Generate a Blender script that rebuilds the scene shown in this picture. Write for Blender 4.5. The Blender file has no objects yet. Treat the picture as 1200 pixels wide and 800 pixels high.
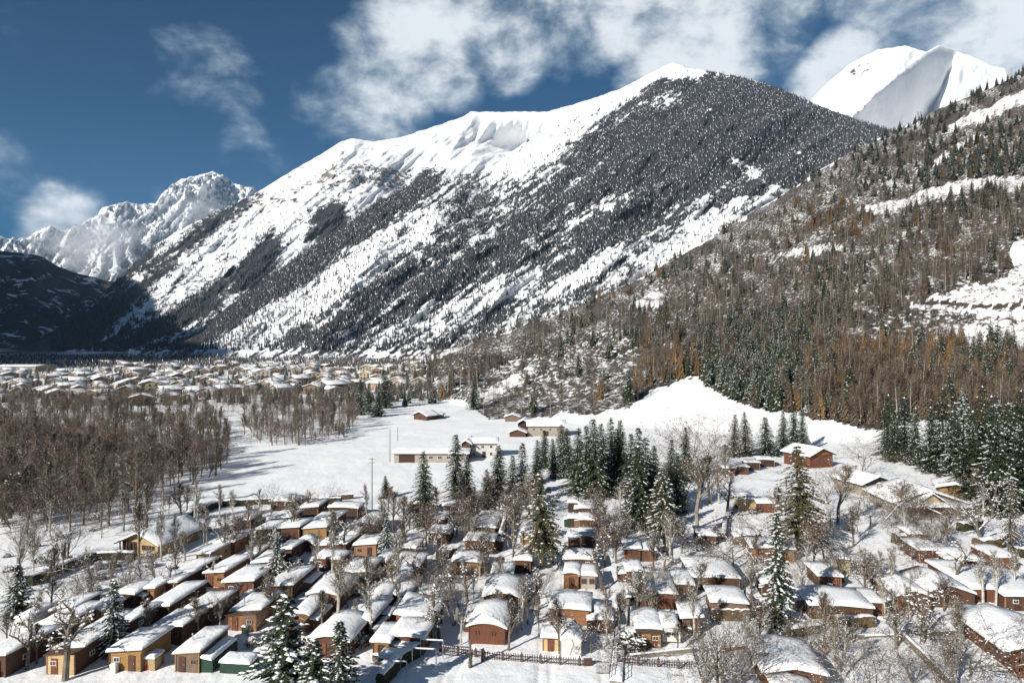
import bpy, math, random
import numpy as np
R = math.radians
random.seed(7); RNG = np.random.default_rng(7)
scene = bpy.context.scene
COL = scene.collection
# ------------------------------------------------------------------ camera
CAMH = 40.0
FPX = 800.0
cam_d = bpy.data.cameras.new("camera"); cam = bpy.data.objects.new("camera", cam_d); COL.objects.link(cam)
cam_d.sensor_width = 36; cam_d.lens = 24; cam_d.clip_start = 0.5; cam_d.clip_end = 60000
cam.location = (0, 0, CAMH); cam.rotation_euler = (R(90), 0, 0)
scene.camera = cam
# ------------------------------------------------------------------ render, exposure
scene.view_settings.view_transform = 'Standard'; scene.view_settings.look = 'None'
scene.view_settings.exposure = 0.48; scene.view_settings.gamma = 1.0
scene.cycles.max_bounces = 5; scene.cycles.diffuse_bounces = 3; scene.cycles.glossy_bounces = 2
scene.cycles.transparent_max_bounces = 6; scene.cycles.transmission_bounces = 2; scene.cycles.volume_bounces = 2
scene.cycles.caustics_reflective = False; scene.cycles.caustics_refractive = False
# ------------------------------------------------------------------ sun
SUN_EL = R(27.0); SH = (0.67, 0.742)             # shadows run right and away
sun_d = bpy.data.lights.new("sun", 'SUN'); sun_d.energy = 5.0; sun_d.angle = R(0.5); sun_d.color = (1.0, 0.955, 0.88)
sun = bpy.data.objects.new("sun", sun_d); COL.objects.link(sun)
from mathutils import Vector, Matrix
to_sun = Vector((-SH[0]*math.cos(SUN_EL), -SH[1]*math.cos(SUN_EL), math.sin(SUN_EL))).normalized()
sun.rotation_euler = to_sun.to_track_quat('Z', 'Y').to_euler()
# ------------------------------------------------------------------ world: Nishita sky with clouds
def nd(nt, typ, **kw):
    n = nt.nodes.new(typ)
    for k, v in kw.items():
        if k.startswith('i_'):
            key = k[2:]
            n.inputs[int(key) if key.isdigit() else key.replace('_', ' ')].default_value = v
        else: setattr(n, k, v)
    return n
def mth(nt, op, a, b=None, c=None, clamp=False):
    n = nt.nodes.new('ShaderNodeMath'); n.operation = op; n.use_clamp = clamp
    for i, v in enumerate((a, b, c)):
        if v is None: continue
        if isinstance(v, (int, float)): n.inputs[i].default_value = v
        else: nt.links.new(v, n.inputs[i])
    return n.outputs[0]
def vmth(nt, op, a, b=None):
    n = nt.nodes.new('ShaderNodeVectorMath'); n.operation = op
    for i, v in enumerate((a, b)):
        if v is None: continue
        if isinstance(v, (tuple, list)): n.inputs[i].default_value = v
        else: nt.links.new(v, n.inputs[i])
    return n.outputs['Value'] if op in ('DOT_PRODUCT', 'LENGTH', 'DISTANCE') else n.outputs[0]
def ramp(nt, fac, a, b):
    n = nt.nodes.new('ShaderNodeMapRange'); n.interpolation_type = 'SMOOTHSTEP'
    n.inputs[1].default_value = a; n.inputs[2].default_value = b
    nt.links.new(fac, n.inputs[0]); return n.outputs[0]
def mixc(nt, fac, a, b):
    n = nt.nodes.new('ShaderNodeMix'); n.data_type = 'RGBA'
    for s, v in ((0, fac), (6, a), (7, b)):
        if isinstance(v, (int, float)): n.inputs[s].default_value = v
        elif isinstance(v, tuple): n.inputs[s].default_value = (*v, 1) if len(v) == 3 else v
        else: nt.links.new(v, n.inputs[s])
    return n.outputs[2]

W = bpy.data.worlds.new("World"); scene.world = W; W.use_nodes = True
wt = W.node_tree; wt.nodes.clear()
sky = nd(wt, 'ShaderNodeTexSky', sky_type='NISHITA'); sky.sun_disc = False
sky.sun_elevation = SUN_EL; sky.sun_rotation = math.atan2(to_sun.x, to_sun.y)
sky.altitude = 2600; sky.air_density = 1.0; sky.dust_density = 0.3; sky.ozone_density = 3.0
tc = nd(wt, 'ShaderNodeTexCoord')
dirv = vmth(wt, 'NORMALIZE', tc.outputs['Generated'])
n1 = nd(wt, 'ShaderNodeTexNoise', i_Scale=8.5, i_Detail=11.0, i_Roughness=0.60, i_Distortion=0.18)
mp = nd(wt, 'ShaderNodeMapping'); mp.inputs['Scale'].default_value = (1, 1, 1.5)
wt.links.new(dirv, mp.inputs[0]); wt.links.new(mp.outputs[0], n1.inputs[0])
n2 = nd(wt, 'ShaderNodeTexNoise', i_Scale=2.2, i_Detail=3.0, i_Roughness=0.5)
wt.links.new(mp.outputs[0], n2.inputs[0])
# cloud banks: (px, py, radius_px, weight) turned into fixed sky directions
CLOUDS = [(440, 75, 60, .62), (490, 45, 75, .85), (520, 90, 45, .6), (400, 120, 55, .6), (455, 115, 60, .65), (560, 20, 60, .7), (610, 50, 55, .65), (640, 20, 60, .6), (680, 65, 45, .55),
          (760, 10, 75, .75), (740, 60, 30, .45), (840, 45, 66, .9), (785, 78, 48, .95), (745, 95, 30, .7), (900, 15, 60, .65), (238, 66, 46, .34), (272, 108, 36, .26), (305, 185, 46, .36),
          (990, 85, 50, .85), (960, 105, 34, .6), (1040, 60, 50, .5), (1150, 25, 100, .85), (1190, 60, 55, .85), (1060, 20, 60, .5), (5, 160, 34, .28), (15, 225, 34, .22), (70, 262, 42, .6), (-120, 240, 80, .35),
          (1330, 40, 120, .8), (-260, 120, 120, .6), (1100, -130, 150, .6), (700, -90, 130, .55), (250, -200, 150, .5), (1600, 100, 200, .6)]
cov = None
for (px, py, rad, w) in CLOUDS:
    d = Vector(((px-600), FPX, (400-py))).normalized()
    c0 = math.cos(math.atan(rad/FPX*1.25))
    dp = vmth(wt, 'DOT_PRODUCT', dirv, tuple(d))
    m = mth(wt, 'MULTIPLY', ramp(wt, dp, c0, 1.0), w)
    cov = m if cov is None else mth(wt, 'MAXIMUM', cov, m)
# broken cloud goes on over the rest of the sky, away from this view
fwd = vmth(wt, 'DOT_PRODUCT', dirv, (0, 1, 0.2))
rest = mth(wt, 'MULTIPLY', ramp(wt, fwd, 0.55, 0.25), 0.45)
cov = mth(wt, 'MAXIMUM', cov, mth(wt, 'MULTIPLY', rest, ramp(wt, n2.outputs[0], .45, .62)))
dens = mth(wt, 'ADD', mth(wt, 'MULTIPLY', n1.outputs[0], 1.55), mth(wt, 'MULTIPLY', mth(wt, 'POWER', cov, .8), 0.72))
alpha = mth(wt, 'MULTIPLY', mth(wt, 'POWER', ramp(wt, dens, 0.94, 1.52), 0.95), 0.95)
cl_col = mixc(wt, ramp(wt, dens, 1.05, 1.5), (5.0, 6.6, 8.0), (12.6, 13.2, 13.6))
hs = nd(wt, 'ShaderNodeHueSaturation', i_Hue=.498, i_Saturation=2.0, i_Value=.60); wt.links.new(sky.outputs[0], hs.inputs['Color'])
mx = mixc(wt, alpha, hs.outputs[0], cl_col)
bg = nd(wt, 'ShaderNodeBackground'); bg.inputs[1].default_value = 0.05
out = nd(wt, 'ShaderNodeOutputWorld')
wt.links.new(mx, bg.inputs[0]); wt.links.new(bg.outputs[0], out.inputs[0])

# ------------------------------------------------------------------ helpers
def tag(o, label=None, cat=None, group=None, kind=None):
    if label: o['label'] = label
    if cat: o['category'] = cat
    if group: o['group'] = group
    if kind: o['kind'] = kind
    return o
def link(name, me, parent=None, loc=(0, 0, 0), rz=0.0, sc=1.0):
    o = bpy.data.objects.new(name, me); COL.objects.link(o)
    if parent: o.parent = parent
    o.location = loc; o.rotation_euler = (0, 0, rz)
    if sc != 1.0: o.scale = (sc, sc, sc) if isinstance(sc, (int, float)) else sc
    return o
def empty(name, loc, rz=0.0, sc=1.0): return link(name, None, None, loc, rz, sc)
class MB:
    """collects triangles and quads with a material slot each"""
    def __init__(s): s.v = []; s.f = []; s.m = []
    def add(s, vs, fs, mi=0):
        b = len(s.v); s.v.extend(vs); s.f.extend([tuple(b+i for i in f) for f in fs]); s.m.extend([mi]*len(fs))
    def box(s, c, d, rz=0.0, mi=0, taper=1.0):
        x, y, z = d[0]/2, d[1]/2, d[2]/2; ca, sa = math.cos(rz), math.sin(rz); vs = []
        for (i, j, k) in ((-1,-1,-1),(1,-1,-1),(1,1,-1),(-1,1,-1),(-1,-1,1),(1,-1,1),(1,1,1),(-1,1,1)):
            t = taper if k > 0 else 1
            a, b = i*x*t, j*y*t; vs.append((c[0]+a*ca-b*sa, c[1]+a*sa+b*ca, c[2]+k*z))
        s.add(vs, [(3,2,1,0),(4,5,6,7),(0,1,5,4),(1,2,6,5),(2,3,7,6),(3,0,4,7)], mi)
    def prism(s, pts, y0, y1, mi=0):
        """outline pts (x,z) extruded along y"""
        n = len(pts); vs = [(p[0], y0, p[1]) for p in pts] + [(p[0], y1, p[1]) for p in pts]
        s.add(vs, [tuple(range(n)), tuple(range(2*n-1, n-1, -1))] + [(i, i+n, (i+1) % n+n, (i+1) % n) for i in range(n)], mi)
    def tube(s, pts, rad, n=5, mi=0, cap=False):
        vs = []; fs = []
        P = [Vector(p) for p in pts]
        for i, p in enumerate(P):
            d = (P[min(i+1, len(P)-1)]-P[max(i-1, 0)]).normalized()
            u = d.cross(Vector((0, 0, 1))) if abs(d.z) < .95 else d.cross(Vector((1, 0, 0)))
            u.normalize(); w = d.cross(u)
            r = rad[i]
            for k in range(n):
                a = 2*math.pi*k/n
                q = p+u*(r*math.cos(a))+w*(r*math.sin(a)); vs.append((q.x, q.y, q.z))
        for i in range(len(P)-1):
            for k in range(n):
                fs.append((i*n+k, i*n+(k+1) % n, (i+1)*n+(k+1) % n, (i+1)*n+k))
        if cap: fs.append(tuple(range((len(P)-1)*n, len(P)*n)))
        s.add(vs, fs, mi)
    def mesh(s, name, mats, smooth=False):
        me = bpy.data.meshes.new(name); me.from_pydata(s.v, [], s.f)
        for m in (mats if isinstance(mats, (list, tuple)) else [mats]): me.materials.append(m)
        if len(set(s.m)) > 1: me.polygons.foreach_set('material_index', s.m)
        if smooth: me.polygons.foreach_set('use_smooth', [True]*len(s.f))
        me.update(); return me
def grid_mesh(name, X, Y, Z, mats, attrs=None, smooth=True):
    nr, nc = X.shape
    me = bpy.data.meshes.new(name)
    co = np.stack([X, Y, Z], -1).reshape(-1, 3).astype(np.float32)
    i = np.arange(nr*nc).reshape(nr, nc)
    q = np.stack([i[:-1, :-1], i[:-1, 1:], i[1:, 1:], i[1:, :-1]], -1).reshape(-1, 4)
    me.vertices.add(len(co)); me.vertices.foreach_set('co', co.ravel())
    me.loops.add(q.size); me.loops.foreach_set('vertex_index', q.ravel().astype(np.int32))
    me.polygons.add(len(q)); me.polygons.foreach_set('loop_start', np.arange(0, q.size, 4, dtype=np.int32))
    me.polygons.foreach_set('loop_total', np.full(len(q), 4, np.int32))
    me.update(calc_edges=True)
    if smooth: me.polygons.foreach_set('use_smooth', np.ones(len(q), bool))
    for m in mats: me.materials.append(m)
    for k, a in (attrs or {}).items():
        at = me.attributes.new(k, 'FLOAT', 'POINT'); at.data.foreach_set('value', a.astype(np.float32).ravel())
    return me
# gradient noise
_perm = RNG.permutation(4096); _ga = RNG.random(4096)*2*np.pi
def perlin(x, y, seed=0):
    x = np.asarray(x, float); y = np.asarray(y, float)
    xi = np.floor(x).astype(int); yi = np.floor(y).astype(int); xf = x-xi; yf = y-yi
    u = xf*xf*xf*(xf*(xf*6-15)+10); v = yf*yf*yf*(yf*(yf*6-15)+10)
    def g(ix, iy, dx, dy):
        h = _ga[_perm[(_perm[(ix+seed*131) & 4095]+iy) & 4095]]
        return np.cos(h)*dx+np.sin(h)*dy
    a = g(xi, yi, xf, yf); b = g(xi+1, yi, xf-1, yf); c = g(xi, yi+1, xf, yf-1); d = g(xi+1, yi+1, xf-1, yf-1)
    return (a+u*(b-a)+v*((c+u*(d-c))-(a+u*(b-a))))*1.5
def fbm(x, y, o=5, seed=0, g=.5, l=2.03):
    t = 0; a = 1; s = 0
    for i in range(o):
        t = t+a*perlin(x, y, seed+i*7); s += a; a *= g; x = x*l+11.3; y = y*l-7.7
    return t/s
def ridged(x, y, o=5, seed=0, g=.5):
    t = 0; a = 1; s = 0
    for i in range(o):
        t = t+a*(1-np.abs(perlin(x, y, seed+i*7))*2); s += a; a *= g; x = x*2.03+5.1; y = y*2.03+3.3
    return t/s
def inpoly(px, py, poly):
    r = np.zeros(np.shape(px), bool); n = len(poly)
    for i in range(n):
        x1, y1 = poly[i]; x2, y2 = poly[(i+1) % n]
        if y1 == y2: continue
        c = ((y1 > py) != (y2 > py)) & (px < (x2-x1)*(py-y1)/(y2-y1)+x1)
        r ^= c
    return r
def sstep(a, b, x): t = np.clip((x-a)/(b-a), 0, 1); return t*t*(3-2*t)

# ------------------------------------------------------------------ materials
def new_mat(name):
    m = bpy.data.materials.new(name); m.use_nodes = True; nt = m.node_tree
    return m, nt, nt.nodes['Principled BSDF']
def mat(name, col, rough=.8, var=.25, scale=3.0, col2=None, bump=0.0, spec=.3, stretch=None, obj_var=0.0, metallic=0.0):
    """a colour with a second tone from object-space noise, grain bump and a per-object tint"""
    m, nt, b = new_mat(name)
    t = nd(nt, 'ShaderNodeTexCoord'); mp = nd(nt, 'ShaderNodeMapping')
    if stretch: mp.inputs['Scale'].default_value = stretch
    nt.links.new(t.outputs['Object'], mp.inputs[0])
    n = nd(nt, 'ShaderNodeTexNoise', i_Scale=scale, i_Detail=5.0, i_Roughness=.6); nt.links.new(mp.outputs[0], n.inputs[0])
    c2 = col2 or tuple(c*(1-var) for c in col)
    c = mixc(nt, ramp(nt, n.outputs[0], .35, .65), tuple(col), tuple(c2))
    if obj_var:
        oi = nd(nt, 'ShaderNodeObjectInfo'); hs = nd(nt, 'ShaderNodeHueSaturation')
        nt.links.new(mth(nt, 'ADD', mth(nt, 'MULTIPLY', oi.outputs['Random'], 2*obj_var), 1-obj_var), hs.inputs['Value'])
        nt.links.new(c, hs.inputs['Color']); c = hs.outputs[0]
    nt.links.new(c, b.inputs['Base Color']); b.inputs['Roughness'].default_value = rough
    b.inputs['Specular IOR Level'].default_value = spec; b.inputs['Metallic'].default_value = metallic
    if bump:
        bp = nd(nt, 'ShaderNodeBump', i_Strength=bump, i_Distance=.05); nt.links.new(n.outputs[0], bp.inputs['Height']); nt.links.new(bp.outputs[0], b.inputs['Normal'])
    return m
def snow_mat(name='snow', bump_s=.5, scale=1.4, dist=.25):
    m, nt, b = new_mat(name)
    g = nd(nt, 'ShaderNodeNewGeometry')
    n = nd(nt, 'ShaderNodeTexNoise', i_Scale=scale, i_Detail=6.0, i_Roughness=.62); nt.links.new(g.outputs['Position'], n.inputs[0])
    nt.links.new(mixc(nt, ramp(nt, n.outputs[0], .3, .7), (.80, .81, .83), (.87, .87, .87)), b.inputs['Base Color'])
    b.inputs['Roughness'].default_value = .65; b.inputs['Specular IOR Level'].default_value = .25
    bp = nd(nt, 'ShaderNodeBump', i_Strength=bump_s, i_Distance=dist); nt.links.new(n.outputs[0], bp.inputs['Height']); nt.links.new(bp.outputs[0], b.inputs['Normal'])
    return m
SNOW = snow_mat('snow', .6, 1.8, .3)
def terrain_mat(name, floor, floor2, s1, s2, rock=None, bscale=.02, bdist=8.0, soft=.05):
    """snow with ground cover (attribute cover 0..1 sets how much) and rock (attribute rock)"""
    m, nt, b = new_mat(name)
    g = nd(nt, 'ShaderNodeNewGeometry'); P = g.outputs['Position']
    na = nd(nt, 'ShaderNodeTexNoise', i_Scale=s1, i_Detail=7.0, i_Roughness=.72); nt.links.new(P, na.inputs[0])
    nb = nd(nt, 'ShaderNodeTexNoise', i_Scale=s2, i_Detail=4.0, i_Roughness=.6); nt.links.new(P, nb.inputs[0])
    at = nd(nt, 'ShaderNodeAttribute', attribute_name='cover')
    h = mth(nt, 'SUBTRACT', at.outputs['Fac'], na.outputs[0])
    fac = ramp(nt, h, -soft, soft)
    fl = mixc(nt, ramp(nt, nb.outputs[0], .4, .6), floor, floor2)
    sn = mixc(nt, ramp(nt, nb.outputs[0], .3, .7), (.80, .81, .83), (.88, .88, .88))
    c = mixc(nt, fac, sn, fl)
    if rock:
        ar = nd(nt, 'ShaderNodeAttribute', attribute_name='rock')
        fr = ramp(nt, mth(nt, 'SUBTRACT', ar.outputs['Fac'], na.outputs[0]), -.04, .04)
        c = mixc(nt, fr, c, rock)
    nt.links.new(c, b.inputs['Base Color']); b.inputs['Roughness'].default_value = .8; b.inputs['Specular IOR Level'].default_value = .15
    nc = nd(nt, 'ShaderNodeTexNoise', i_Scale=bscale, i_Detail=8.0, i_Roughness=.65); nt.links.new(P, nc.inputs[0])
    bp = nd(nt, 'ShaderNodeBump', i_Strength=.8, i_Distance=bdist); nt.links.new(nc.outputs[0], bp.inputs['Height']); nt.links.new(bp.outputs[0], b.inputs['Normal'])
    return m
M_GROUND = terrain_mat('snowy_ground', (.078, .064, .050), (.045, .040, .034), .35, .06, bscale=.8, bdist=.22)
M_FOREST = terrain_mat('snowy_forest_slope', (.050, .051, .055), (.032, .033, .037), .035, .006, rock=(.16, .145, .13), bscale=.012, bdist=14, soft=.085)
M_PEAK = terrain_mat('snowy_rock', (.09, .086, .09), (.055, .053, .06), .006, .002, rock=(.20, .18, .17), bscale=.004, bdist=60)
M_DARK = terrain_mat('forested_hill', (.045, .045, .046), (.03, .032, .034), .02, .004, rock=(.2, .18, .16), bscale=.008, bdist=18)

# ------------------------------------------------------------------ near terrain: valley floor and the wooded hill
def ip(x, xs, ys): return np.interp(x, xs, ys)
def hill_d0(a): return ip(a, [380, 440, 480, 560, 620, 680, 740, 800, 880, 960, 1200, 1500, 3000], [900, 620, 520, 400, 350, 330, 318, 305, 285, 270, 262, 178*4/3, 75])
def hill_d1(a): return ip(a, [380, 440, 500, 560, 640, 700, 800, 900, 1040, 1200, 1500, 3000], [1000, 760, 700, 720, 800, 880, 980, 1080, 1150, 1050, 900, 600])
def hill_y(a):  return ip(a, [380, 440, 480, 500, 560, 640, 700, 740, 800, 900, 1000, 1045, 1100, 1200, 1400, 3000], [415, 418, 425, 420, 400, 376, 350, 333, 300, 240, 178, 158, 130, 88, 10, -300])
LANES = [-52, -38, -25.5, -16.2, -5.2, 2.6, 10.5, 23, 36, 50]
def ground_z(X, Y):
    X = np.asarray(X, float); Y = np.maximum(np.asarray(Y, float), 1.0)
    a = np.clip(X/Y*FPX+600, -4000, 3000)
    z = np.where(Y > 650, (Y-650)*.008, 0.)
    z = z+fbm(X/90, Y/90, 3, 3)*1.2*sstep(200, 420, Y)
    z = z+fbm(X/9, Y/9, 4, 5)*.26+fbm(X/2.2, Y/2.2, 3, 6)*.13
    # trodden lanes between the hut rows, running with the rows, and their ruts
    ux, uy = X*.9938-Y*.1115, X*.1115+Y*.9938
    for c_ in LANES:
        q = ux-c_+.35*np.sin(uy/7+c_); on = sstep(40, 55, Y)*(1-sstep(165, 185, Y))
        z = z-on*(.10*np.exp(-(q/1.3)**2)+.13*np.exp(-((np.abs(q)-.75)/.22)**2))
    d0, d1 = hill_d0(a), hill_d1(a); zr = CAMH+(400-hill_y(a))/FPX*d1
    s = (Y-d0)/(d1-d0); act = sstep(400, 500, a)
    sc = np.clip(s, 0, 1)
    prof = zr*(sc**1.06*.86+.14*sc*sc)
    # flat snow apron below the trees rises gently first
    nz = fbm(X/75, Y/75, 5, 21)*15+fbm((X+Y)/28, (X-Y)/60, 4, 22)*5.0
    hz = prof+nz*np.clip(sc*4, 0, 1)*np.clip((1-sc)*5, .12, 1)-np.where(s > 1, (s-1)*zr*.5, 0)
    hz = np.where(s > 0, hz, 0)
    # terrace with the track, right
    return z+hz*act
def proj(X, Y, Z): return 600+X/Y*FPX, 400-(Z-CAMH)/Y*FPX
def G(px, py, ymin=60., ymax=1300.):
    """the place on the terrain seen at a photograph position"""
    t = np.geomspace(ymin, ymax, 1500); X = (px-600)/FPX*t; zr = CAMH-(py-400)/FPX*t
    h = ground_z(X, t); k = np.argmax(h >= zr)
    if not (h >= zr).any(): k = len(t)-1
    return float(X[k]), float(t[k]), float(h[k])
# ground cover: where brown litter, scrub and dead grass show through the snow
FOREST_POLY = [(500, 425), (560, 398), (640, 372), (700, 346), (740, 330), (800, 297), (900, 237), (1000, 174), (1045, 152), (1100, 125), (1200, 80), (1300, 40), (1300, 520), (1200, 505), (1150, 500), (1100, 492), (1060, 498), (1010, 503),
               (960, 490), (900, 482), (860, 470), (835, 458), (815, 442), (790, 448), (760, 462), (735, 478), (700, 484), (655, 484), (600, 492), (570, 490), (545, 470), (500, 470), (470, 462), (455, 445)]
OPEN_POLYS = [[(1062, 362), (1090, 348), (1150, 332), (1215, 318), (1215, 372), (1150, 372), (1105, 362)],
              [(1105, 150), (1150, 128), (1215, 98), (1215, 116), (1160, 140), (1120, 152)], [(1090, 190), (1130, 165), (1150, 158), (1120, 182), (1098, 196)],
              [(1000, 246), (1060, 232), (1110, 214), (1160, 208), (1215, 208), (1215, 226), (1150, 222), (1080, 238), (1020, 252)], [(1178, 300), (1190, 285), (1215, 275), (1215, 330), (1185, 330)],
              [(735, 360), (765, 342), (782, 345), (770, 362), (745, 368)], [(560, 462), (600, 440), (622, 428), (628, 436), (600, 456), (575, 470)], [(468, 456), (520, 440), (540, 440), (500, 458), (475, 466)],
              [(905, 300), (960, 285), (1000, 290), (950, 300)], [(1100, 380), (1215, 372), (1215, 410), (1130, 405)]]
SCRUB_POLYS = [[(520, 470), (560, 450), (620, 420), (690, 400), (740, 400), (745, 440), (735, 478), (700, 484), (600, 492), (560, 490)], [(985, 395), (1040, 372), (1110, 362), (1215, 372), (1215, 420), (1100, 410), (1020, 412)]]
def hill_cover(px, py):
    w = fbm(px/26, py/16, 4, 51)*10
    f = inpoly(px+w, py+w*.6, FOREST_POLY)
    o = np.zeros(np.shape(px), bool)
    for p in OPEN_POLYS: o |= inpoly(px+w*.5, py+w*.3, p)
    s = np.zeros(np.shape(px), bool)
    for p in SCRUB_POLYS: s |= inpoly(px+w, py+w*.6, p)
    return f, o, s
def build_ground():
    a = np.concatenate([[-9000, -5000, -3000, -1800, -1100, -700], np.arange(-420, 1620, 3.), [1700, 1900, 2300, 3000, 4500, 9000]])
    t = np.concatenate([[3, 8, 16, 24], np.geomspace(32, 1350, 500), np.geomspace(1365, 9000, 60)])
    A, T = np.meshgrid(a, t); X = (A-600)/FPX*T; Z = ground_z(X, T)
    px, py = proj(X, T, Z)
    f, o, s = hill_cover(px, py)
    cov = np.zeros_like(X)+.18
    cov[f] = .585+.17*fbm(px/34, py/16, 5, 61)[f]; cov[s & f] = (.56+.14*fbm(px/14, py/9, 4, 62))[s & f]; cov[o & f] = (.43+.26*fbm(px/16, py/6, 4, 68))[o & f]
    trk = f & (px > 1052) & (np.abs(py-(358+3*np.sin(px/30)-(px-1052)*.01)) < 1.6); cov[trk] = .75
    # belt of woods on the valley floor, the town and the far fields
    wn = fbm(px/30, py/12, 3, 67)*14; belt = inpoly(px+wn, py+wn*.5, [(-200, 464), (200, 466), (420, 470), (420, 520), (300, 520), (262, 545), (150, 570), (-200, 590)])
    cov[belt] = (.40+.16*fbm(X/22, T/30, 4, 66))[belt]
    far = (T > 900) & (A < 520)
    cov[far] = (.46+.3*fbm(X/230, T/420, 4, 63))[far]
    far2 = far & (A < 300+60*fbm(A/60, T/100, 3, 8)); cov[far2] += .08  # scrub thickened at the left to deepen the mountain's shade on the floor
    town = (T > 430+60*fbm(A/80, T/200, 2, 69)) & (T < 1100) & (A < 500); cov[town] = (.38+.2*fbm(X/40, T/60, 4, 64))[town]
    # trodden and worn spots in the camp
    lt = np.log(t)
    def read_height(X_, Y_):            # from here on heights are read off the finished sheet itself
        Y_ = np.maximum(np.asarray(Y_, float), 3.5); q = np.clip(np.asarray(X_, float)/Y_*FPX+600, -8000, 8000)
        j = np.clip(np.searchsorted(a, q)-1, 0, len(a)-2); i = np.clip(np.searchsorted(t, Y_)-1, 0, len(t)-2)
        fj = (q-a[j])/(a[j+1]-a[j]); fi = (Y_-t[i])/(t[i+1]-t[i])
        return (Z[i, j]*(1-fj)+Z[i, j+1]*fj)*(1-fi)+(Z[i+1, j]*(1-fj)+Z[i+1, j+1]*fj)*fi
    me = grid_mesh('snowy_ground', X, T, Z, [M_GROUND], {'cover': cov})
    tag(link('snowy_ground', me), 'snow-covered valley floor rising into the wooded hillside', kind='structure')
    return read_height
ground_z = build_ground()

# ------------------------------------------------------------------ mountains
def massif(name, xs, ys, dr, df, foot_z, step, rows, disp, prof=1.0, mats=None, cover=None, rock=None, back=.35, jag=0.0, seed=0, kindlabel=None, crest=9, smooth=True):
    a = np.arange(xs[0], xs[-1]+step, step, dtype=float)
    sk = ip(a, xs, ys)+jag*fbm(a/9, a*0, 4, seed+3)+jag*.6*fbm(a/40, a*0, 2, seed+4)
    DR = ip(a, *dr) if isinstance(dr, tuple) else a*0+dr
    DF = ip(a, *df) if isinstance(df, tuple) else a*0+df
    s = np.concatenate([np.linspace(0, 1, rows), 1+np.linspace(.03, back, 8)])
    S, A = np.meshgrid(s, a, indexing='ij')
    DRr, DFr, SK = DR[None, :]+0*S, DF[None, :]+0*S, sk[None, :]+0*S
    T = DFr+(DRr-DFr)*S
    zr = CAMH+(400-SK)/FPX*DRr
    sc = np.clip(S, 0, 1)
    z = foot_z+(zr-foot_z)*sc**prof-np.where(S > 1, (S-1)*(zr-foot_z)*1.3, 0)
    py0 = 400-(z-CAMH)/T*FPX
    env = np.clip(sc*6, 0, 1)*np.clip((1-sc)*crest, 0, 1)
    T = T-disp(A, py0, sc, T)*env*.8          # relief pushes the face towards or away from the valley
    X = (A-600)/FPX*T
    px, py = A, 400-(z-CAMH)/T*FPX
    at = {'cover': cover(px, py, X, T, z, sc) if cover else np.zeros_like(z), 'rock': rock(px, py, X, T, z, sc) if rock else np.zeros_like(z)}
    me = grid_mesh(name, X, T, z, mats, at, smooth)
    o = tag(link(name, me), kindlabel, kind='structure')
    return dict(a=a, s=s, X=X, T=T, Z=z, px=px, py=py, rows=rows, obj=o, **at)
def along(px, py, th, la, lb):
    c, s_ = math.cos(th), math.sin(th)           # long axis runs down to the left
    u = (px*(-c)+py*s_)/la; v = (px*s_+py*c)/lb
    return u, v
def gauss(px, py, x, y, th, la, lb):
    c, s_ = math.cos(th), math.sin(th); dx, dy = px-x, py-y
    u = (-dx*c+dy*s_)/la; v = (dx*s_+dy*c)/lb
    return np.exp(-(u*u+v*v))
TH = R(34)
# front mountain, forested
fx = [150, 200, 235, 249, 271, 312, 350, 402, 440, 500, 530, 560, 575, 587, 620, 657, 700, 740, 770, 800, 840, 880, 920, 960, 1000, 1045, 1100, 1200, 1350]
fy = [409, 404, 392, 379, 360, 328, 300, 266, 238, 207, 205, 203, 198, 188, 163, 143, 128, 108, 92, 79, 85, 93, 106, 124, 139, 153, 180, 230, 300]
def disp_front(A, py, s, T):
    u, v = along(A, py, TH, 150, 34); u2, v2 = along(A, py, TH+.12, 50, 13)
    u0, v0 = along(A, py, TH-.05, 320, 95)
    return (ridged(u0, v0, 2, 30)-.4)*120+(ridged(u, v, 3, 31)-.4)*70+(ridged(u2, v2, 3, 32)-.4)*20+fbm(A/9, py/9, 3, 33)*6
FB = [  # forest (+) or snow (-): x, y, angle, long, short, weight
    (390, 285, 36, 180, 13, 1.5), (280, 362, 35, 70, 12, .9), (620, 280, 30, 190, 48, .34), (760, 170, 40, 120, 42, .55), (860, 150, 30, 80, 42, .36), (960, 180, -20, 90, 45, .5), (520, 330, 34, 120, 14, .7), (440, 345, 36, 60, 10, .8), (760, 240, 33, 90, 22, .6), (900, 210, 20, 90, 30, .4),
    (690, 300, 30, 90, 16, .5), (480, 220, 34, 40, 14, .8), (560, 235, 34, 60, 12, .5),
    (370, 345, 36, 120, 18, -.85), (300, 385, 20, 70, 12, -1.2), (470, 380, 20, 90, 20, -.5), (590, 345, 26, 120, 14, -.5), (450, 305, 36, 90, 10, -.5), (640, 165, 33, 60, 18, -.9), (600, 205, 36, 50, 14, -.6), (690, 205, 34, 60, 7, -.4), (745, 100, 36, 60, 10, -1.2), (800, 84, 0, 40, 8, -1.6), (782, 115, 20, 26, 9, -.9),
    (770, 222, 24, 70, 8, -.6), (700, 245, 30, 70, 8, -.6), (860, 215, 25, 50, 7, -1.0), (820, 275, 35, 80, 14, -.75), (900, 215, -30, 30, 5, -.8), (915, 225, 10, 30, 9, -1.0), (865, 190, -20, 26, 5, -.9), (930, 175, -35, 34, 4, -.9), (835, 130, -25, 20, 4, -.9), (873, 132, -60, 12, 4, -.8), (950, 118, -20, 16, 4, -1.1), (880, 92, -16, 30, 3, -1.2),
    (960, 195, -35, 40, 5, -.6), (980, 210, -20, 20, 4, -.6), (700, 300, 34, 50, 7, -.5), (560, 290, 25, 40, 7, -.5), (680, 325, 30, 60, 8, -.7)]
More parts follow.
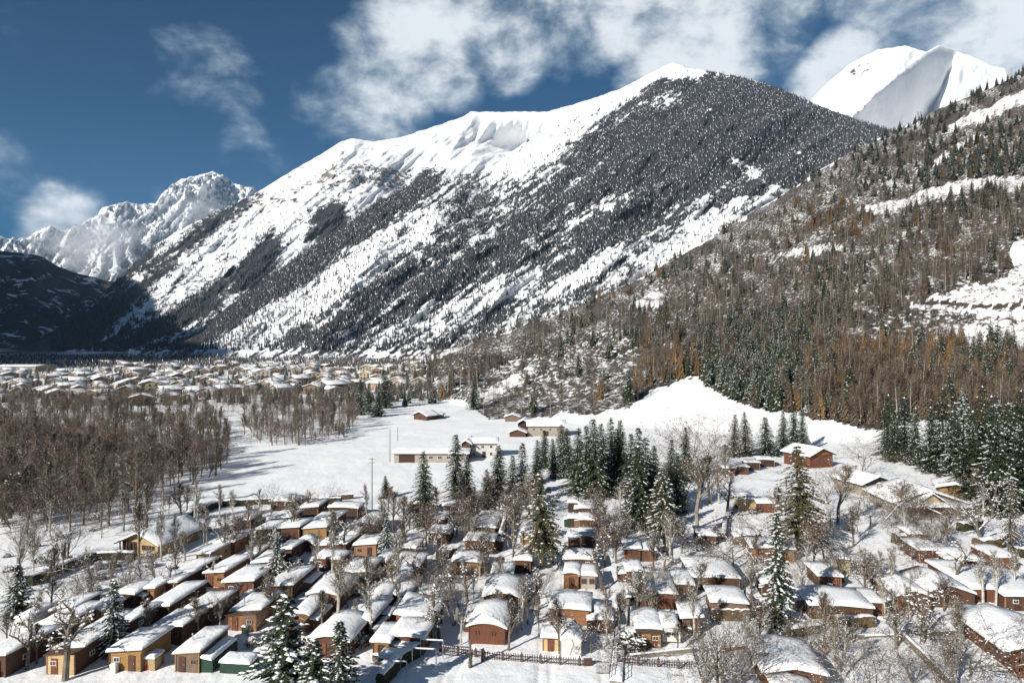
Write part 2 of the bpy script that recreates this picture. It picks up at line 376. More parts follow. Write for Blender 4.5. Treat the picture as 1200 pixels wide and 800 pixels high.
def front_cover(px, py, X, T, z, s):
    u, v = along(px, py, TH, 50, 9); u2, v2 = along(px, py, TH+.1, 16, 4.5)
    n = .475+fbm(u, v, 5, 41, .68)*.60+fbm(u2, v2, 4, 43, .6)*.42+fbm(px/4, py/3.4, 3, 45)*.24
    for (x, y, th, la, lb, w) in FB: n = n+(w if w > 0 else w*1.0)*gauss(px, py, x, y, R(th), la, lb)*.46
    n = n+.0009*(px-560)*(py < 230)+.05*sstep(330, 400, py)
    return np.clip(.5+(n-.5)*1.1, .08, .80)
MF = massif('forested_mountain', fx, fy, ([150, 249, 440, 587, 800, 1045, 1350], [1700, 2050, 2500, 2900, 3300, 2900, 2600]), ([150, 400, 700, 1350], [1450, 1350, 1300, 1250]), 6, 1.6, 300,
            disp_front, 1.12, [M_FOREST], front_cover, lambda px, py, X, T, z, s: .30+.25*fbm(px/30, py/20, 4, 44)*(s > .6), jag=1.6, seed=1,
            kindlabel='forested snowy mountain side with a rounded white summit')
# long white ridge behind it
bx = [-40, 0, 27, 60, 97, 133, 180, 225, 262, 300, 330, 370, 400, 413, 440, 470, 500, 540, 552, 600, 640, 660, 690, 730, 770, 788, 800, 830, 900]
by = [412, 408, 402, 388, 368, 332, 288, 262, 246, 226, 208, 184, 166, 162, 166, 161, 151, 138, 131, 131, 131, 126, 117, 103, 82, 73, 76, 100, 130]
def disp_back(A, py, s, T):
    u, v = along(A, py, R(40), 110, 34); u2, v2 = along(A, py, R(42), 40, 12)
    u0, v0 = along(A, py, R(38), 300, 110); u2, v2 = along(A, py, R(44), 110, 10)
    return (ridged(u0, v0, 2, 70)-.4)*170+(ridged(u, v, 3, 71)-.4)*110+(ridged(u2, v2, 3, 72)-.4)*34+fbm(A/5, py/5, 3, 73)*8-gauss(A, py, 612, 160, 0, 58, 22)*520
BB = [(385, 255, 60, 22, 16, 1.6), (310, 298, 55, 26, 13, 1.5), (295, 320, 50, 22, 12, 1.4), (390, 270, 20, 30, 8, .8), (270, 250, 38, 50, 8, 1.0), (220, 280, 38, 60, 6, .9), (160, 310, 40, 40, 7, .8), (225, 366, 30, 30, 10, 1.6), (180, 388, 25, 60, 10, 1.2), (110, 378, 38, 50, 9, 1.5), (60, 395, 20, 50, 9, 1.5),
      (350, 330, 36, 60, 8, .5), (165, 340, 38, 60, 5, .8), (425, 210, 10, 50, 7, .55), (250, 335, 35, 30, 7, .5), (255, 340, 36, 20, 6, .5), (495, 205, 20, 40, 12, .9)]
def back_cover(px, py, X, T, z, s):
    u, v = along(px, py, R(38), 34, 8)
    n = .335+fbm(u, v, 5, 81, .68)*.34+fbm(px/7, py/5, 4, 82, .6)*.20+.08*sstep(240, 340, py)
    for (x, y, th, la, lb, w) in BB: n = n+w*gauss(px, py, x, y, R(th), la, lb)*.34
    n = n-.3*sstep(215, 175, py)*(px > 330)
    n = n+.14*sstep(200, 60, px)
    return np.clip(n, .05, .8)
def back_rock(px, py, X, T, z, s):
    n = .33+.34*fbm(px/22, py/8, 6, 83, .65)
    return n+.22*gauss(px, py, 440, 205, R(0), 60, 14)+.12*gauss(px, py, 330, 235, R(30), 60, 14)-.2*gauss(px, py, 600, 160, 0, 90, 40)
MBK = massif('snowy_ridge', bx, by, ([-40, 100, 300, 552, 788, 900], [2700, 3100, 3800, 4500, 4600, 4600]), ([-40, 150, 500, 900], [2100, 1900, 2300, 3300]), 10, 1.6, 240,
             disp_back, 1.1, [M_FOREST], back_cover, back_rock, jag=1.4, seed=11, kindlabel='long white alpine ridge behind the forested mountain')
# sharp white peak, right
px_ = [850, 900, 930, 955, 975, 1000, 1030, 1045, 1060, 1072, 1085, 1100, 1115, 1130, 1150, 1165, 1178, 1186, 1200, 1260, 1330]
py_ = [200, 165, 140, 112, 92, 72, 58, 56, 53, 57, 61, 53, 57, 63, 70, 77, 80, 88, 112, 160, 230]
def peak_fix(A, r, s):
    return ip(A, [1085, 1120], [0, 1250/.8])*s      # this part of the crest already stands farther back
def disp_peak(A, py, s, T):
    # the edge falling from the second top: bright face left of it, a shaded face right
    xe = ip(py, [50, 62, 130, 200], [1096, 1086, 1004, 930]); d = A-xe
    r = -np.minimum(np.abs(d)*42, 1250)*(d > 0)-np.abs(d)*1.2*(d < 0)
    xv = ip(py, [50, 92, 100, 112, 130, 150, 200], [1400, 1330, 1190, 1130, 1080, 1046, 1000]); r = r+np.clip((A-xv)*12, 0, 480)*(d > 0)
    return r/.8+peak_fix(A, r, s)+(ridged(A/30+py/40, py/40, 4, 91)-.4)*130+fbm(A/8, py/9, 3, 92)*22
massif('white_peak', px_, py_, ([850, 1085, 1120, 1330], [6500, 6200, 7450, 7300]), 2600, 60, 2.0, 150, disp_peak, 1.0, [M_PEAK],
       lambda px, py, X, T, z, s: .27+.32*fbm(px/14, py/8, 5, 93, .65)+.2*gauss(px, py, 1010, 82, R(30), 26, 9)+.22*gauss(px, py, 1150, 140, R(30), 60, 12), None, jag=1.5, seed=21, kindlabel='distant white peak with a sunlit and a shaded face', crest=13)
# glaciated peaks at the valley head
gx = [-220, -120, -60, -20, 0, 20, 35, 50, 62, 75, 95, 113, 120, 135, 150, 165, 182, 188, 195, 205, 215, 228, 240, 252, 262, 272, 285, 300, 312, 340, 420]
gy = [300, 270, 268, 280, 276, 283, 276, 268, 266, 270, 262, 252, 243, 240, 237, 239, 238, 228, 222, 216, 210, 206, 203, 201, 205, 213, 218, 222, 232, 262, 330]
def disp_g(A, py, s, T):
    return np.maximum(ridged(A/40+py/60, py/50+A/90, 4, 101, .5), -.2)**2*1200*np.sign(ridged(A/40+py/60, py/50+A/90, 4, 101, .5))+(ridged(A/13-py/20, py/14+A/30, 5, 102, .6)-.4)*420
massif('glacier_peaks', gx, gy, 12500, 9800, 500, .9, 200, disp_g, 1.0, [M_PEAK],
       lambda px, py, X, T, z, s: .37+.46*fbm(px/7, py/7, 5, 103, .65)-.2*gauss(px, py, 200, 255, 0, 16, 18), lambda px, py, X, T, z, s: .40+.46*fbm(px/7+3, py/9, 5, 104), jag=3.0, seed=31, kindlabel='glaciated rocky peaks far at the head of the valley', crest=14, smooth=False)
qx = [60, 88, 100, 112, 122, 130, 140, 146, 153, 161, 168, 176, 186, 205, 240]
qy = [340, 322, 316, 302, 294, 286, 279, 281, 276, 279, 284, 294, 302, 330, 370]
massif('rock_spire', qx, qy, 9000, 7600, 300, .8, 120, lambda A, py, s, T: (ridged(A/20+py/34, py/26, 5, 111, .55)-.45)*900+(ridged(A/7, py/8, 3, 112)-.4)*160, 1.0, [M_PEAK],
       lambda px, py, X, T, z, s: .42+.3*fbm(px/5, py/8, 5, 113, .65), lambda px, py, X, T, z, s: .38+.24*fbm(px/4+3, py/7, 4, 114), jag=3.0, seed=41, kindlabel='jagged lower peak in front of the glacier', crest=14, smooth=False)
# dark hills in shade, left, and the mountain they belong to (it throws the valley into shadow)
lx = [-1500, -1200, -500, -300, -100, -40, 0, 30, 50, 62, 80, 105, 133, 160, 200]
ly = [396, 330, 200, 210, 262, 290, 294, 297, 300, 309, 317, 323, 331, 352, 398]
def disp_l(A, py, s, T):
    return (ridged(A/70+py/80, py/60, 4, 121)-.4)*120+(ridged(A/18, py/24, 3, 122)-.4)*30
def dark_cover(px, py, X, T, z, s): return .62+.26*fbm(px/26, py/14, 4, 123)
massif('shaded_hillside', lx, ly, ([-1500, -500, 0, 200], [2200, 2700, 3600, 3900]), ([-1500, -500, 0, 200], [1500, 2000, 2400, 2900]), 4, 4.0, 150, disp_l, 1.0, [M_DARK],
       dark_cover, None, back=.6, jag=1.5, seed=51, kindlabel='dark wooded hillside in the mountain shade')
def shade_mountain():
    # the range south of the valley: its shadow lies over the valley head
    X, Y = np.meshgrid(np.arange(-5200, -700, 24.), np.arange(-700, 4200, 24.))
    t = (Y-100)/2500; xr = -1900-1700*t
    H = np.interp(Y, [-450, -150, 100, 900, 2000, 3400, 4200], [0, 420, 1000, 1120, 1250, 1200, 900])
    z = H*(1-np.clip(np.abs(X-xr)/np.interp(Y, [100, 2000], [1060, 1500]), 0, 1)**1.1)
    z = z+((ridged(X/700, Y/700, 5, 131)-.4)*150)*np.clip(z/200, 0, 1)-6+6*np.clip(z/40, 0, 1)
    me = grid_mesh('shaded_mountain', X, Y, z, [M_DARK], {'cover': .58+.26*fbm(X/300, Y/300, 4, 124), 'rock': z*0})
    tag(link('shaded_mountain', me), 'high wooded mountain range on the left side of the valley', kind='structure')
shade_mountain()
# ------------------------------------------------------------------ vegetation materials
def bark(name, c1, c2, sc=2.5, obj_var=.15): return mat(name, c1, .9, col2=c2, scale=sc, bump=.4, obj_var=obj_var)
M_BARK = bark('grey_brown_bark', (.16, .13, .095), (.085, .065, .048))
M_TWIG = bark('brown_twigs', (.160, .122, .092), (.10, .078, .060), .6, .4)
M_TWIG_O = bark('olive_twigs', (.165, .128, .082), (.105, .082, .055), .6, .35)
M_TWIG_R = bark('reddish_twigs', (.175, .115, .082), (.11, .072, .056), .6, .2)
M_BIRCH = mat('white_bark', (.50, .48, .43), .8, col2=(.30, .28, .24), scale=2.0, bump=.3)
M_PALEBARK = mat('pale_bark', (.25, .22, .18), .9, col2=(.13, .11, .09), scale=1.2, obj_var=.35)
M_NEEDLE = mat('dark_needles', (.026, .042, .022), .75, col2=(.050, .060, .026), scale=.9, obj_var=.2)
M_NEEDLE2 = mat('olive_needles', (.055, .062, .026), .75, col2=(.11, .085, .04), scale=.5, obj_var=.2)
M_LARCH = mat('orange_larch_needles', (.27, .165, .065), .8, col2=(.17, .11, .055), scale=.6, obj_var=.25)
M_DRYNEEDLE = mat('brown_larch_twigs', (.15, .11, .075), .85, col2=(.09, .065, .045), scale=.6, obj_var=.2)
M_LEAF = mat('dark_hedge_leaves', (.022, .027, .012), .8, col2=(.045, .036, .018), scale=3.0, obj_var=.25)
M_LEAFBR = mat('brown_hedge_leaves', (.12, .08, .04), .8, col2=(.06, .045, .025), scale=3.0, obj_var=.25)

# ------------------------------------------------------------------ tree builders: each returns (part name, mesh) pairs
def blob(mb, c, r, rz, squash=.55, mi=0, rnd=random):
    """small irregular clump of 8 faces"""
    vs = []
    for (x, y, z) in ((1,0,0),(0,1,0),(-1,0,0),(0,-1,0),(0,0,1),(0,0,-.7)):
        k = r*(.75+.5*rnd.random()); a, b = x*k*1.25, y*k*.8
        vs.append((c[0]+a*math.cos(rz)-b*math.sin(rz), c[1]+a*math.sin(rz)+b*math.cos(rz), c[2]+z*k*squash))
    mb.add(vs, [(0,1,4),(1,2,4),(2,3,4),(3,0,4),(1,0,5),(2,1,5),(3,2,5),(0,3,5)], mi)
def conifer(seed, h=15.0, rad=2.9, snow=.35, start=.06, dens=1.0, mat_n=None, droop=.35, ragged=.25, snowr=.26, slim=.85, gap=.34):
    rd = random.Random(seed); tr = MB(); cr = MB(); sn = MB()
    tr.tube([(0, 0, -.4), (0, 0, h*.3), (0, 0, h*.96)], [h*.016+.06, h*.011+.04, .02], 6)
    z = h*start
    while z < h*.985:
        f = (z/h-start)/(1-start); L = rad*(1-f)**slim*(1+.25*f)+.12
        nb = max(4, int((7-2.5*f)*dens)); a0 = rd.random()*6.28
        for b in range(nb):
            if rd.random() < .06: continue
            a = a0+6.283*b/nb+rd.uniform(-.3, .3); l = L*(1-ragged*rd.random()); ca, sa = math.cos(a), math.sin(a)
            zz = z+rd.uniform(-.12, .12); up = .22*(f-.25)
            def pt(t): return (ca*l*t, sa*l*t, zz+l*(up*t-droop*t*t+.10*t**4))
            p0, p1, p2 = pt(0), pt(.55), pt(1)
            for q0, q1, w in ((p0, p1, .045), (p1, p2, .03)):
                cr.add([(q0[0]-sa*w, q0[1]+ca*w, q0[2]), (q0[0]+sa*w, q0[1]-ca*w, q0[2]), (q1[0], q1[1], q1[2]-.02)], [(0, 1, 2)], 0)
            ns = max(3, int(l/.26*dens))
            for i in range(ns):
                t = (i+.6)/ns; c = pt(t); sl = (.30+.42*l*(1-t)*.45+.12)*(.8+.4*rd.random())
                for sgn in (-1, 1):
                    ang = a+sgn*rd.uniform(.55, 1.05); dx, dy = math.cos(ang), math.sin(ang); w = .10+.05*rd.random(); dr = -sl*rd.uniform(.15, .55)
                    cr.add([(c[0]-dy*w*.5, c[1]+dx*w*.5, c[2]), (c[0]+dx*sl*.45-dy*w, c[1]+dy*sl*.45+dx*w, c[2]+dr*.3), (c[0]+dx*sl, c[1]+dy*sl, c[2]+dr), (c[0]+dx*sl*.45+dy*w, c[1]+dy*sl*.45-dx*w, c[2]+dr*.35-.05)], [(0, 1, 2, 3)], 0)
                if rd.random() < snow*(.5+.6*t):
                    r = (snowr*(.45+.75*rd.random()))*(.75+.25*min(1, l/2)); blob(sn, (c[0], c[1], c[2]+.05), r, a, .42, 0, rd)
        z += gap*(1-.35*f)*(h/15)**.5
    blob(sn, (0, 0, h*.975), .16, 0, 1.5, 0, rd)
    mn = mat_n or M_NEEDLE
    return [('trunk', tr.mesh('conifer_trunk', M_BARK)), ('crown', cr.mesh('conifer_crown', mn)), ('snow', sn.mesh('conifer_snow', SNOW))]
def bare(seed, h=10.0, kind='upright', snow=.3, bark_m=None, twig_m=None, twigs=1.0, tw=.022, low=None):
    """leafless tree: forks, limbs, branches and a haze of twigs; snow lies along the upper sides"""
    rd = random.Random(seed); tr = MB(); tg = MB(); sn = MB()
    P = dict(upright=(.30, .34, 3, .75, .9), spread=(.26, .85, 4, .72, .35), pollard=(.42, .95, 2, .42, .2), multi=(.06, .38, 3, .75, .8), slender=(.42, .42, 3, .62, .8), fluffy=(.25, .5, 3, .66, .7))[kind]
    t0, spread, levels, shrink, upf = P
    def twig(p, d, l):
        s = Vector((rd.gauss(0, 1), rd.gauss(0, 1), rd.gauss(0, .6))); s = s-d*s.dot(d)
        if s.length < .1: return
        s.normalize(); w = tw*(.6+.8*rd.random()); q = p+d*l; m = p+d*l*.5+s*l*rd.uniform(-.08, .08)
        tg.add([tuple(p-s*w), tuple(p+s*w), tuple(m+s*w*.8), tuple(q), tuple(m-s*w*.8)], [(0, 1, 2, 4), (4, 2, 3)], 0)
        if rd.random() < snow*.5:
            blob(sn, tuple(m+Vector((0, 0, .03))), rd.uniform(.05, .11)*(1 if kind != 'pollard' else 1.2), rd.random()*3, .6, 0, rd)
    def limb(p, d, l, r, lv):
        segs = 3 if lv else 4; pts = [p.copy()]; rs = [r]; dd = d.copy()
        for i in range(segs):
            wob = (.16 if kind != 'pollard' else .30)*(.3 if lv == 0 else 1)
            dd = (dd+Vector((rd.gauss(0, wob), rd.gauss(0, wob), rd.gauss(0, wob*.6)+.10*upf))).normalized()
            p = p+dd*(l/segs); pts.append(p.copy()); rs.append(r*(1-(.45 if lv < levels else .75)*(i+1)/segs))
        tr.tube([tuple(q) for q in pts], rs, 6 if lv == 0 else (4 if lv < 2 else 3))
        if lv > 0 and r > .025 and rd.random() < snow*1.3:
            for i in range(segs):
                if rd.random() < .75:
                    a, b = pts[i], pts[i+1]; rr = rs[i]*.9+.02
                    if abs((b-a).normalized().z) < .93:
                        o = Vector((0, 0, rs[i]*.65+.02)); sn.tube([tuple(a+o), tuple((a+b)/2+o*1.1), tuple(b+o*.8)], [rr*.4, rr*.75, rr*.3], 3)
        if lv < levels:
            n = {0: rd.randint(3, 5) if kind != 'pollard' else rd.randint(4, 6), 1: rd.randint(3, 5), 2: rd.randint(3, 4), 3: 3}[lv]
            if lv == 0 and kind in ('upright', 'slender', 'fluffy'): n = int(7+h*.45)
            for k in range(n):
                f = (k+1)/n if lv else ((.35+.65*(k+1)/n) if kind not in ('upright', 'slender', 'fluffy') else (k+.6)/n)
                if lv == 0 and kind in ('multi',): f = .2+.8*rd.random()
                j = min(segs-1, int(f*segs*.999)); q = pts[j].lerp(pts[j+1], f*segs-j)
                ax = (pts[j+1]-pts[j]).normalized(); az = rd.random()*6.28 if lv else k*2.4+rd.random()*.6
                u = ax.orthogonal().normalized(); w = ax.cross(u)
                sp = spread*(.8+.4*rd.random()); nd_ = (ax*math.cos(sp)+(u*math.cos(az)+w*math.sin(az))*math.sin(sp)).normalized()
                ll = l*shrink*(.75+.4*rd.random())
                if lv == 0:
                    ll = (h-q.z)*(.80 if kind not in ('upright', 'slender', 'fluffy') else .42)*(.8+.35*rd.random())+.3
                    if kind == 'pollard': ll = h*.25*(.7+.5*rd.random())
                    if kind in ('slender',): ll = h*.17*(1.2-.8*f)+.3
                    if kind == 'fluffy': ll = h*.30*(1.25-.8*f)+.3
                limb(q, nd_, ll, rs[j]*(.62 if lv else .5), lv+1)
        if lv >= 1:
            base = {1: 3, 2: 5, 3: 6, 4: 6}[lv]*twigs*(1.0 if kind != 'pollard' else 1.7)
            for k in range(int(base+rd.random())):
                j = rd.randrange(segs); q = pts[j].lerp(pts[j+1], rd.random()); ax = (pts[j+1]-pts[j]).normalized()
                u = Vector((rd.gauss(0, 1), rd.gauss(0, 1), rd.gauss(0, .7)+.5*upf)).normalized(); d2 = (ax*.8+u).normalized()
                twig(q, d2, rd.uniform(.35, 1.0)*(.55+.05*h)*(.8 if kind == 'pollard' else 1))
    r0 = h*(.017 if kind != 'pollard' else .024)+.03
    if kind == 'multi':
        for k in range(rd.randint(3, 5)):
            a = rd.random()*6.28; s = rd.uniform(.12, .42)
            limb(Vector((math.cos(a)*.15, math.sin(a)*.15, -.2)), Vector((math.cos(a)*s, math.sin(a)*s, 1)).normalized(), h*rd.uniform(.55, .8), r0*.6, 0)
    else:
        tl = h*(.94 if kind in ('upright', 'slender', 'fluffy') else t0+.12)
        if kind in ('upright', 'slender', 'fluffy'):
            # clear stem first, then the leader carrying limbs
            st = h*(low if low is not None else (.28 if kind == 'upright' else .38 if kind == 'slender' else .2))
            tr.tube([(0, 0, -.3), (0, 0, st*.5), (0, 0, st)], [r0*1.25, r0*1.05, r0], 6)
            limb(Vector((0, 0, st)), Vector((rd.gauss(0, .04), rd.gauss(0, .04), 1)).normalized(), h-st, r0, 0)
        else:
            limb(Vector((0, 0, -.3)), Vector((rd.gauss(0, .05), rd.gauss(0, .05), 1)).normalized(), tl, r0, 0)
    zmax = max(v[2] for v in tg.v)
    if abs(zmax-h) > .05*h:
        k = h/zmax
        for m in (tr, tg, sn): m.v = [(x*(.5+.5*k), y*(.5+.5*k), z*k) for x, y, z in m.v]
    res = [('trunk', tr.mesh('tree_trunk', bark_m or M_BARK)), ('crown', tg.mesh('tree_twigs', twig_m or M_TWIG))]
    if sn.v: res.append(('snow', sn.mesh('tree_snow', SNOW)))
    return res
def bare_far(seed, h=15.0, n=120, w=.09, twig_m=None, bark_m=None, base=.3, spr=.16):
    """the same kind of tree with fewer, coarser pieces, for woods hundreds of metres off"""
    rd = random.Random(seed); tr = MB(); tg = MB()
    lean = (rd.gauss(0, .03)*h, rd.gauss(0, .03)*h)
    tr.tube([(0, 0, -1), (lean[0]*.4, lean[1]*.4, h*.5), (lean[0], lean[1], h*.97)], [.14, .09, .02], 3)
    for i in range(n):
        f = rd.random()**.8; z = h*(base+(.97-base)*f); a = rd.random()*6.28; R_ = h*spr*(1.1-.75*f)*(.3+.9*rd.random()); l = h*.13*(.6+.8*rd.random())
        x, y = lean[0]*z/h+math.cos(a)*R_*.35, lean[1]*z/h+math.sin(a)*R_*.35
        ex, ey, ez = x+math.cos(a+rd.uniform(-.8, .8))*R_*.9, y+math.sin(a+rd.uniform(-.8, .8))*R_*.9, z+l*rd.uniform(-.05, .9)
        b = rd.random()*6.28; ww = w*(.5+rd.random()); bx, by, bz = math.cos(b)*ww, math.sin(b)*ww, rd.uniform(-.5, .5)*ww
        tg.add([(x-bx, y-by, z-bz), (x+bx, y+by, z+bz), (ex, ey, ez)], [(0, 1, 2)], 0)
    return [('trunk', tr.mesh('far_trunk', bark_m or M_PALEBARK)), ('crown', tg.mesh('far_twigs', twig_m or M_TWIG))]
def conifer_far(seed, h=15.0, rad=2.4, snow=.3, mat_n=None, n=150, sz=1.0):
    rd = random.Random(seed); tr = MB(); cr = MB(); sn = MB()
    tr.tube([(0, 0, -1), (0, 0, h*.95)], [.2, .03], 3)
    for i in range(n):
        f = 1-(1-(i+.5)/n)**.62; z = h*(.06+.93*f); L = rad*(1-f)**.85+.15; a = i*2.399+rd.uniform(-.3, .3); l = L*(.6+.5*rd.random()); ca, sa = math.cos(a), math.sin(a); w = l*.36*sz
        p = [(0, 0, z+l*.18), (ca*l*.7-sa*w, sa*l*.7+ca*w, z-l*.12), (ca*l, sa*l, z-l*.38), (ca*l*.7+sa*w, sa*l*.7-ca*w, z-l*.16)]
        cr.add(p, [(0, 1, 2, 3)], 0)
        if rd.random() < snow:
            blob(sn, (ca*l*.72, sa*l*.72, z-l*.08), l*.17+.10, a, .45, 0, rd)
    res = [('trunk', tr.mesh('far_conifer_trunk', M_BARK)), ('crown', cr.mesh('far_conifer_crown', mat_n or M_NEEDLE))]
    if sn.v: res.append(('snow', sn.mesh('far_conifer_snow', SNOW)))
    return res
def plant(name, parts, x, y, z, h, h0, label=None, cat=None, group=None, rz=None, wid=1.0):
    s = h/h0; t = empty(name, (x, y, z), RNG.random()*6.28 if rz is None else rz, (s*wid, s*wid, s))
    t.rotation_euler[0] = RNG.normal(0, .022); t.rotation_euler[1] = RNG.normal(0, .022); t.scale[0] *= RNG.uniform(.86, 1.16); t.scale[1] *= RNG.uniform(.86, 1.16)
    tag(t, label, cat, group)
    for n, me in parts: link(n, me, t)
    return t
def scatter(name, pts, parts, label, seed=0):
    """a far wood as one mass: pts = (x, y, z, scale); geometry nodes put a tree on every point"""
    me = bpy.data.meshes.new(name); P = np.asarray(pts, float)
    me.vertices.add(len(P)); me.vertices.foreach_set('co', P[:, :3].astype(np.float32).ravel())
    at = me.attributes.new('size', 'FLOAT', 'POINT'); at.data.foreach_set('value', P[:, 3].astype(np.float32))
    o = tag(link(name, me), label, kind='stuff')
    big = bpy.data.meshes.new(name+'_tree')
    # one joined source mesh carried by the node group through a collection-free object
    vs, fs, ms, mats = [], [], [], []
    for n, m in parts:
        b = len(vs); vs += [tuple(v.co) for v in m.vertices]; k = len(mats); mats += list(m.materials)
        for p in m.polygons: fs.append(tuple(b+i for i in p.vertices)); ms.append(k+p.material_index)
    big.from_pydata(vs, [], fs)
    for m in mats: big.materials.append(m)
    big.polygons.foreach_set('material_index', ms); big.update()
    src = bpy.data.objects.new(name+'_source', big)            # never linked to the scene by itself
    ng = bpy.data.node_groups.new(name, 'GeometryNodeTree')
    ng.interface.new_socket('Geometry', in_out='INPUT', socket_type='NodeSocketGeometry'); ng.interface.new_socket('Geometry', in_out='OUTPUT', socket_type='NodeSocketGeometry')
    N = ng.nodes; L = ng.links; gi = N.new('NodeGroupInput'); go = N.new('NodeGroupOutput'); ip_ = N.new('GeometryNodeInstanceOnPoints'); oi = N.new('GeometryNodeObjectInfo'); oi.inputs[0].default_value = src
    oi.inputs['As Instance'].default_value = True
    na = N.new('GeometryNodeInputNamedAttribute'); na.data_type = 'FLOAT'; na.inputs[0].default_value = 'size'
    rv = N.new('FunctionNodeRandomValue'); rv.data_type = 'FLOAT_VECTOR'; rv.inputs[0].default_value = (-.04, -.04, 0); rv.inputs[1].default_value = (.04, .04, 6.283); rv.inputs['Seed'].default_value = seed
    L.new(gi.outputs[0], ip_.inputs['Points']); L.new(oi.outputs['Geometry'], ip_.inputs['Instance']); L.new(rv.outputs[0], ip_.inputs['Rotation']); L.new(na.outputs[0], ip_.inputs['Scale'])
    L.new(ip_.outputs[0], go.inputs[0])
    md = o.modifiers.new('trees', 'NODES'); md.node_group = ng
    return o

# ------------------------------------------------------------------ forest on the far mountains (5 px trees: one mass each)
def tiny_conifer(seed, h=14.0, rad=2.3, mat_n=None, snow=.4):
    rd = random.Random(seed); cr = MB(); sn = MB()
    for k, (z0, z1, r) in enumerate(((.08, .5, 1), (.32, .75, .72), (.58, 1, .46))):
        n = 6; vs = [(0, 0, h*z1)]
        for i in range(n):
            a = 6.283*i/n+k; q = rad*r*(.7+.5*rd.random()); vs.append((math.cos(a)*q, math.sin(a)*q, h*z0+rd.uniform(-.5, .5)))
        for i in range(n):
            tgt = sn if rd.random() < snow*.6 else cr
            tgt.add([vs[0], vs[1+i], vs[1+(i+1) % n]], [(0, 1, 2)], 0)
    return [('crown', cr.mesh('tiny_crown', mat_n or M_NEEDLE)), ('snow', sn.mesh('tiny_snow', SNOW))]
M_FARNEEDLE = mat('far_needles', (.046, .050, .056), .85, col2=(.085, .085, .088), scale=.02, obj_var=.6)
def on_massif(Md, n, prob, seed, xr, yr):
    rg = np.random.default_rng(seed); nr = Md['rows']; nc = len(Md['a'])
    i = rg.random(n)*(nr-2); j = rg.random(n)*(nc-2); i0 = i.astype(int); j0 = j.astype(int); fi = i-i0; fj = j-j0
    def q(F): return (F[i0, j0]*(1-fi)+F[i0+1, j0]*fi)*(1-fj)+(F[i0, j0+1]*(1-fi)+F[i0+1, j0+1]*fi)*fj
    X, T, Z, px, py, cv = (q(Md[k]) for k in ('X', 'T', 'Z', 'px', 'py', 'cover'))
    keep = (rg.random(n) < prob(cv, px, py)) & (px > xr[0]) & (px < xr[1]) & (py > yr[0]) & (py < yr[1])
    X, T, Z = X[keep], T[keep], Z[keep]
    return np.stack([X, T, Z-.6, (.55+.6*rg.random(len(X)))], 1)
pf = lambda cv, px, py: np.clip((cv-.43)*7, 0.05+.05*(py > 230), 1)
p = on_massif(MF, 120000, pf, 5, (170, 1080), (70, 410))
h_ = len(p)//2
scatter('mountain_forest', p[:h_], tiny_conifer(1, 15, 2.4, M_FARNEEDLE, .04), 'dense conifer forest dusted with snow on the mountain side', 1)
scatter('mountain_forest', p[h_:], tiny_conifer(2, 13, 2.0, M_FARNEEDLE, .05), 'dense conifer forest dusted with snow on the mountain side', 2)
p = on_massif(MBK, 60000, lambda cv, px, py: np.clip((cv-.43)*6, 0.004+.05*(py > 250), 1), 6, (60, 520), (190, 410))
scatter('mountain_forest', p, tiny_conifer(3, 15, 2.6, M_FARNEEDLE, .03), 'scattered conifer forest on the lower slopes of the white ridge', 3)

# ------------------------------------------------------------------ woods on the near hill
HV = {}
HV['brown'] = [bare_far(11, 15, 170, .07, spr=.26), bare_far(12, 16, 180, .07, spr=.22), bare_far(13, 13, 170, .07, spr=.32)]
HV['pale'] = [bare_far(14, 16, 130, .06, twig_m=M_TWIG_O, bark_m=M_BIRCH, base=.4, spr=.2), bare_far(15, 15, 140, .06, twig_m=M_TWIG_O, base=.35, spr=.22)]
HV['spruce'] = [conifer_far(16, 16, 3.2, .35), conifer_far(17, 14, 3.0, .55), conifer_far(18, 18, 3.4, .2)]
HV['larch'] = [conifer_far(19, 13, 2.9, .02, M_LARCH, 230, .6), conifer_far(20, 14, 3.1, .02, M_LARCH, 230, .6)]
HV['dry'] = [conifer_far(21, 14, 3.4, .06, M_DRYNEEDLE, 210, .62)]
HV['bush'] = [bare_far(22, 4.0, 90, .06, base=.05, spr=.45), bare_far(23, 3.2, 80, .06, M_TWIG_R, base=.05, spr=.5)]
H0 = dict(brown=15, pale=16, spruce=17, larch=15, dry=16, bush=3.5)
